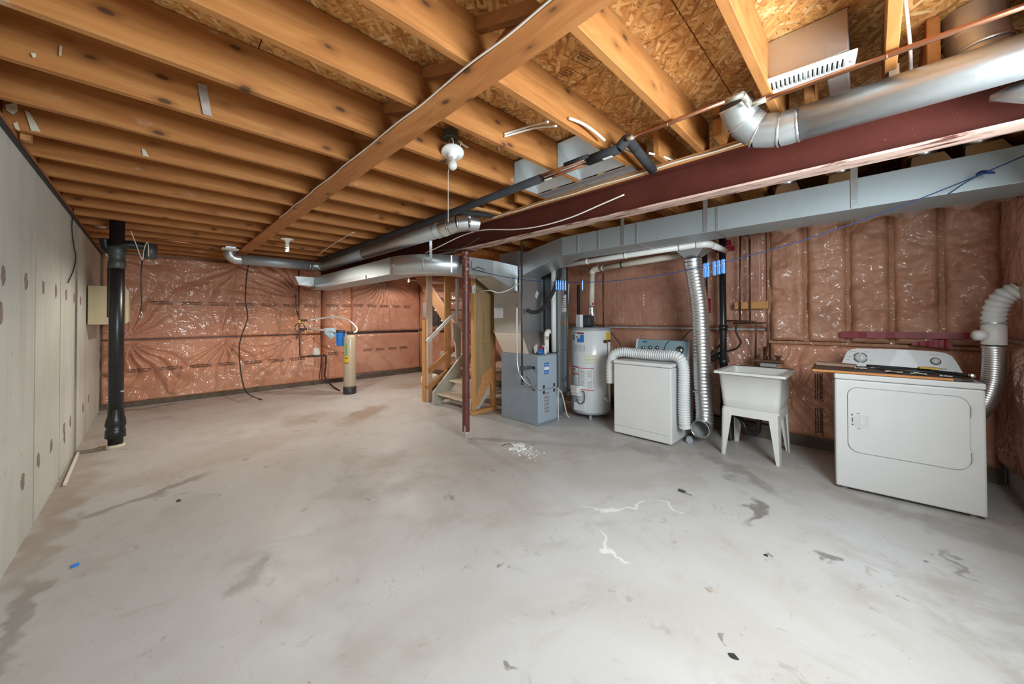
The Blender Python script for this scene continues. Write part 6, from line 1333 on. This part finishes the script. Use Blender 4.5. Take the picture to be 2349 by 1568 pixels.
b = B(); tube(b, [(1.915,1.62,2.297),(1.935,2.9,2.29),(1.95,4.6,2.295),(1.96,6.5,2.30)], 0.030, 16); part(fp, 'foam_sleeve', b, M['foam'])
b = B(); tube(b, [(1.885,1.22,2.315),(1.885,1.40,2.315)], 0.013, 8); part(fp, 'split_sleeve', b, M['foam'])
b = B(); tube(b, spline([(1.915,1.03,2.305),(1.92,1.005,2.33),(1.96,1.0,2.36),(2.06,1.005,2.35)], 5), 0.030, 14); tube(b, [(2.05,1.005,2.352),(2.37,1.03,2.31)], 0.029, 14); part(fp, 'foam_branch', b, M['foam'])
b = B(); tube(b, [(1.977, 2.710, 2.310), (2.319, 2.579, 2.315)], 0.024, 14); part(fp, 'foam_branch', b, M['foam'])
for (x, y) in ((1402, 326), (1216, 389), (1069, 478)):
    q_ = Vector((1.905,1.10,2.272)) if x > 1300 else (Vector((1.915,1.56,2.276)) if x > 1100 else Vector((1.943, 2.509, 2.287)))
    b = B(); box(b, q_.x-0.010, q_.x+0.010, q_.y-0.03, q_.y+0.03, q_.z-0.003, q_.z, 0.0008); part(fp, 'paper_tag', b, M['paper'])
b = B(); bar(b, (2.06,2.55,2.328), (2.36,2.52,2.328), 0.05, 0.018, (0,0,1), 0.003); solo('loose_wood_strip', b, M['block'], 'short orange wood strip fixed under the joists below the foam branch', 'wood strip')

# ------------------------------------------------------------------ cables under the ceiling
def cable(pts, r, m, label, name='cable', n=6):
    b = B(); tube(b, spline(pts, n), r, 7); return solo(name, b, M[m], label, 'cable', smooth=True)
pts = [(0.888+0.006*math.sin(i*1.9), -0.6+0.19*i, 2.334-0.008*abs(math.sin(i*0.9))) for i in range(26)]
cable(pts, 0.004, 'wire', 'white cable running along the left edge of the strapping board', 'strapping_cable')
pts = [(2.378, -0.33+0.2*i, 2.318+0.004*math.sin(i*2.3)) for i in range(16)]
cable(pts, 0.0055, 'wire', 'white cable running straight along the top of the red beam', 'beam_cable')
cable([(2.375, 1.240, 2.200), (2.370, 1.420, 2.171), (2.360, 1.690, 2.126), (2.350, 2.000, 2.112), (2.340, 2.305, 2.135), (2.330, 2.722, 2.203), (2.300, 3.038, 2.194), (2.250, 3.455, 2.113), (2.200, 3.601, 2.072)], 0.0055, 'wire', 'white cable sagging down off the red beam towards the curved duct', 'sagging_cable')
cable([(2.360, 2.825, 2.146), (2.340, 3.092, 2.079), (2.300, 3.274, 2.080), (2.280, 3.457, 2.088)], 0.004, 'boxmetal', 'thin grey cable sagging on the beam web above the curved duct', 'grey_cable')
cable([(1.462, 1.520, 2.407), (1.573, 1.509, 2.470), (1.599, 1.408, 2.470), (1.425, 1.160, 2.324)], 0.006, 'wire', 'white cable between two joists, upper of the crossing pair', 'joist_cable')
cable([(1.462, 1.520, 2.392), (1.554, 1.490, 2.440), (1.591, 1.384, 2.440), (1.493, 1.160, 2.328)], 0.006, 'wire', 'white cable between two joists, lower of the crossing pair', 'joist_cable')
cable([(1.543, 1.115, 2.371), (1.641, 1.100, 2.375), (1.733, 1.090, 2.367), (1.841, 1.080, 2.345)], 0.008, 'wire', 'double white cable dropping from a joist hole to the black foam', 'joist_cable')
cable([(1.954, 1.102, 2.360), (2.028, 1.076, 2.360), (2.123, 1.064, 2.360)], 0.007, 'wire', 'short white cable below the black foam branch', 'joist_cable')
cable([(2.211, 0.986, 2.360), (2.313, 0.946, 2.360), (2.442, 0.918, 2.360)], 0.007, 'wire', 'short white cable right of the black foam branch near the beam', 'joist_cable')
cable([(1.40,1.885,2.475), (1.45,1.90,2.47), (1.50,1.915,2.475)], 0.007, 'wire', 'short white cable at the open junction box', 'joist_cable')
cable([(1.923, -0.098, 2.530), (1.979, -0.100, 2.500), (2.041, -0.108, 2.450), (2.130, -0.118, 2.400), (2.297, -0.129, 2.370)], 0.006, 'wire', 'white cable hanging in the joist bay at upper right', 'hanging_cable')
cable([(1.650, 4.237, 2.330), (1.687, 4.779, 2.330), (1.749, 5.423, 2.330), (1.832, 6.113, 2.330)], 0.006, 'wire', 'white cable along the joist ends near the far wall', 'far_cable')
cable([(3.289, 6.900, 2.233), (3.310, 6.700, 2.174), (3.309, 6.500, 2.140), (3.365, 6.400, 2.194)], 0.007, 'wire', 'white cable loop below the curved duct left of the stairs', 'loop_cable')
cable([(3.697, 6.900, 2.168), (3.735, 6.700, 2.110), (3.711, 6.400, 2.085)], 0.006, 'wire', 'white cable sagging behind the stairs near the small lamp', 'stair_cable')

# ------------------------------------------------------------------ clothes line and its pegs
def linept(Y):
    t_ = (Y+0.58)/3.86; X = 3.2-0.58*t_; z = 2.16*(1-t_)+1.90*t_-4*0.37*t_*(1-t_)
    return Vector((X, Y, z))
lp = thing('clothes_line', 'dark blue cord strung from the trunk duct to the branch duct', 'cord', (3.0, 1.0, 1.6))
b = B(); tube(b, [linept(-0.58+3.86*k/50) for k in range(51)], 0.0032, 6); part(lp, 'cord', b, M['rope'])
q_ = linept(-0.44)
b = B()
for k in range(3): tube(b, [q_+Vector((0.012*math.cos(R(a)), 0.02*math.sin(R(a))+0.01*k-0.01, 0.011*math.sin(R(a)+k))) for a in range(0, 361, 40)], 0.0045, 6)
part(lp, 'knot', b, M['rope'])
b = B(); tube(b, spline([q_, q_+Vector((0.01,0.06,-0.03)), q_+Vector((0.01,0.13,-0.085))], 5), 0.0035, 6); part(lp, 'loose_end', b, M['rope'])
b = B(); q_ = linept(3.27); tube(b, spline([q_+Vector((0.02,-0.2,-0.03)), q_+Vector((0.0,-0.1,0.01)), q_, q_+Vector((-0.01,0,0.09))], 5), 0.004, 6); tube(b, spline([q_, q_+Vector((0.16,-0.05,-0.03))], 4), 0.004, 6); part(lp, 'wire_hook', b, M['blackwire'])
def peg_parts(t):
    for s in (-1, 1):
        b = B(); prism(b, [(0.0,-0.058),(0.009*s,-0.052),(0.006*s,0.0),(0.010*s,0.022),(0.003*s,0.030),(0.001*s,0.026),(0.0,0.0)], 'y', -0.0065, 0.0065, 0.001, Matrix.Translation((0.0008*s,0,0))); part(t, 'jaw', b, M['bluep'], local=True)
    b = B(); tube(b, [(-0.011,0,0.003),(0.011,0,0.003)], 0.0022, 6); tube(b, [(0.0,-0.0075,0.012),(0.0,-0.0075,-0.012)], 0.0018, 6); part(t, 'spring', b, M['galv'], local=True)
peg0 = thing('clothes_peg', 'x', 'clothes peg', (0,0,0), 0.0, 'blue pegs on the clothes line'); peg_parts(peg0)
groups = [((1618, 'blue peg on the line before the black pipe, leftmost of the five right pegs'), (1624, 'blue peg on the line, second from left of the five right pegs'), (1640, 'blue peg on the line, middle of the five right pegs'), (1650, 'blue peg on the line, fourth of the five right pegs'), (1660, 'blue peg on the line before the drain stack, rightmost of all')),
          ((1276, 'blue peg on the line above the water heater, leftmost of all'), (1281, 'blue peg on the line above the water heater, second from left'), (1286, 'blue peg on the line above the water heater, third from left'), (1291, 'blue peg on the line above the water heater, fourth from left'), (1297, 'blue peg on the line above the water heater, fifth from left'), (1336, 'blue peg standing alone on the line beside the cream pipe'))]
first = True
for g in groups:
    for px_, lab in g:
        a = math.atan2(px_-1174.5, 825.84)+R(44.99)
        Yl, Yh = -0.5, 3.3
        for _ in range(40):
            ym = (Yl+Yh)/2; P_ = linept(ym)
            if math.atan2(P_.x, P_.y) > a: Yl = ym
            else: Yh = ym
        P_ = linept(ym); pg = peg0 if first else copy_tree(peg0); first = False
        pg.location = P_-Vector((0,0,0.012)); pg.rotation_euler = (0, 0, R(-15 if px_ > 1500 else 48)+rnd.uniform(-0.1, 0.1)); pg.scale = (1.25,)*3 if px_ > 1500 else (1.3, 0.9, 1.1); pg['label'] = lab
b = B(); tube(b, [(4.500, 0.835, 2.176), (4.560, 0.841, 1.496)], 0.0018, 5); solo('wall_string', b, M['wire'], 'thin pale string hanging down the pink wall right of the copper pipes', 'string')

# ------------------------------------------------------------------ patches on the joists and stamps on the subfloor
yf = JY[10]-0.0385-0.007
def jpatch(pts, Y, m='putty', th=0.002, name='putty_patch'):
    b = B(); prism(b, [(p[0], p[2]) for p in pts], 'y', Y-th, Y); part(ceil, name, b, M[m])
jpatch([(-0.553, 3.215, 2.456), (-0.517, 3.215, 2.481), (-0.512, 3.215, 2.441), (-0.528, 3.215, 2.413), (-0.550, 3.215, 2.430)], 3.215)
jpatch([(-0.528, 3.215, 2.367), (-0.514, 3.215, 2.381), (-0.505, 3.215, 2.335), (-0.519, 3.215, 2.340)], 3.215)
jpatch([(-0.492, 3.215, 2.454), (-0.475, 3.215, 2.446), (-0.454, 3.215, 2.397), (-0.437, 3.215, 2.353), (-0.469, 3.215, 2.349)], 3.215)
jpatch([(-0.347, 2.356, 2.383), (-0.335, 2.356, 2.390), (-0.333, 2.356, 2.377), (-0.341, 2.356, 2.367)], 2.356)
jpatch([(-0.275, 2.356, 2.453), (-0.268, 2.356, 2.453), (-0.271, 2.356, 2.408), (-0.277, 2.356, 2.412)], 2.356)
jpatch([(0.152, 2.356, 2.495), (0.188, 2.356, 2.499), (0.209, 2.356, 2.348), (0.175, 2.356, 2.348)], 2.356, 'cleartape', 0.0025, 'tape_strip')
jpatch([(-0.052, 3.215, 2.393), (-0.036, 3.215, 2.389), (-0.019, 3.215, 2.348), (-0.046, 3.215, 2.348)], 3.215)
def stamp(c, ang, w_, h_, txts):
    b = B(); Mx = Matrix.Translation((c[0], c[1], ZT-0.0008)) @ Matrix.Rotation(R(180), 4, 'X') @ Matrix.Rotation(ang, 4, 'Z')
    for q in ((-w_,w_,-h_,-h_+.003),(-w_,w_,h_-.003,h_),(-w_,-w_+.003,-h_,h_),(w_-.003,w_,-h_,h_)): box(b, q[0], q[1], q[2], q[3], 0, 0.0004, 0, Mx)
    for k, l_ in enumerate(txts):
        x = -w_+0.012
        for u in l_:
            box(b, x, x+u, h_-0.022-0.016*k, h_-0.012-0.016*k, 0, 0.0004, 0, Mx); x += u+0.005
    o = part(ceil, 'printed_stamp', b, M['block2']); return o
M['block2'] = plain('faded_print', (0.22, 0.09, 0.03), 0.8)
stamp((1.497, 1.072, 2.547), 0.25, 0.07, 0.045, ((0.02,0.03),(0.03,0.025),(0.05,)))
stamp((1.461, 0.950, 2.547), 0.25, 0.07, 0.03, ((0.03,0.03),(0.02,0.04)))
stamp((1.484, 1.531, 2.547), 0.25, 0.07, 0.04, ((0.04,0.02),(0.02,0.02)))

# ------------------------------------------------------------------ odds and ends on the floor
Mq = Matrix.Translation((-0.288, 3.044, 0.000)) @ Matrix.Rotation(0.5, 4, 'Z')
b = B(); prism(b, [(-0.016,-0.008),(0.014,-0.010),(0.016,0.007),(-0.012,0.009)], 'z', 0.0, 0.011, 0.002, Mq); solo('blue_plastic_piece', b, M['blueh'], 'small bright blue plastic piece lying on the floor near the concrete wall', 'plastic piece')
b = B(); bar(b, Vector((-0.498, 4.561, 0.010))+Vector((0.012,0,0.004)), Vector((-0.521, 5.549, 0.010))+Vector((0.012,0,0.004)), 0.018, 0.022, (0,0,1), 0.002); solo('white_moulding_strip', b, M['paper'], 'thin white strip lying along the foot of the concrete wall', 'strip')
b = B(); box(b, ((-0.415, 5.631, 0.000))[0]+0.02, ((-0.327, 5.541, 0.000))[0], 5.60, 5.68, 0, 0.014, 0.003); solo('flat_board_scrap', b, M['cardboard'], 'flat brown board scrap on the floor beside the black soil stack', 'board')
chips = [(1178,1021,.030), (1195,1022,.036), (1182,1030,.030), (1200,1030,.028), (1170,1030,.018), (1189,1034,.022)]
lab = ['rearmost left plaster chip of the heap before the red post', 'largest plaster chip at the right back of the heap', 'plaster chip at the middle left of the heap', 'plaster chip at the right front of the heap', 'smallest plaster chip at the far left of the heap', 'plaster chip nearest the viewer in the heap']
cpos = [(2.670, 2.656, 0.000), (2.714, 2.592, 0.000), (2.602, 2.564, 0.000), (2.657, 2.507, 0.000), (2.565, 2.602, 0.000), (2.589, 2.509, 0.000)]
for i, (c, (_, _, s_)) in enumerate(zip(cpos, chips)):
    b = B(); n = 7; poly = [(c[0]+s_*1.3*(0.7+0.5*rnd.random())*math.cos(2*math.pi*k/n), c[1]+s_*1.3*(0.7+0.5*rnd.random())*math.sin(2*math.pi*k/n)) for k in range(n)]
    prism(b, poly, 'z', 0.0, 0.012+0.008*rnd.random(), 0.003); solo('plaster_chip', b, M['porcelain'], lab[i], 'plaster', group='plaster chips on the floor')
b = B(); c0 = Vector((2.623, 2.440, 0.000))
for k in range(70):
    p = c0+Vector((rnd.gauss(0, 0.07), rnd.gauss(0, 0.09), 0)); s_ = rnd.uniform(0.002, 0.007); box(b, p.x-s_, p.x+s_, p.y-s_, p.y+s_*0.8, 0, s_)
o = solo('plaster_crumbs', b, M['porcelain'], 'scattered white plaster crumbs beside the chips before the red post', 'plaster'); o['kind'] = 'stuff'
b = B(); p = Vector((2.608, 2.646, 0.000)); tube(b, spline([p+Vector((-0.05,0.08,0.006)), p+Vector((0,0.02,0.03)), p+Vector((0.01,-0.04,0.015)), p+Vector((-0.03,-0.07,0.004))], 5), 0.003, 6); solo('bent_wire_scrap', b, M['blackwire'], 'thin bent dark wire lying at the plaster chips', 'wire')
for i, (c, s_, lab) in enumerate((((1.607, 0.397, 0.000), 0.013, 'dark dry leaf scrap on the floor nearest the viewer'), ((2.414, 0.431, 0.000), 0.010, 'small dark scrap on the floor between the viewer and the dryer'), ((2.860, 1.043, 0.000), 0.026, 'dark flat scrap on the floor in front of the washing machine'), ((0.144, 3.596, 0.000), 0.014, 'grey scrap on the floor near the concrete wall'))):
    b = B(); n = 8; poly = [(c[0]+s_*(0.5+0.8*rnd.random())*math.cos(2*math.pi*k/n), c[1]+s_*1.4*(0.5+0.7*rnd.random())*math.sin(2*math.pi*k/n)) for k in range(n)]
    prism(b, poly, 'z', 0.0, 0.006, 0.001); solo('floor_scrap', b, M['dark'] if i != 3 else M['boxmetal'], lab, 'scrap')
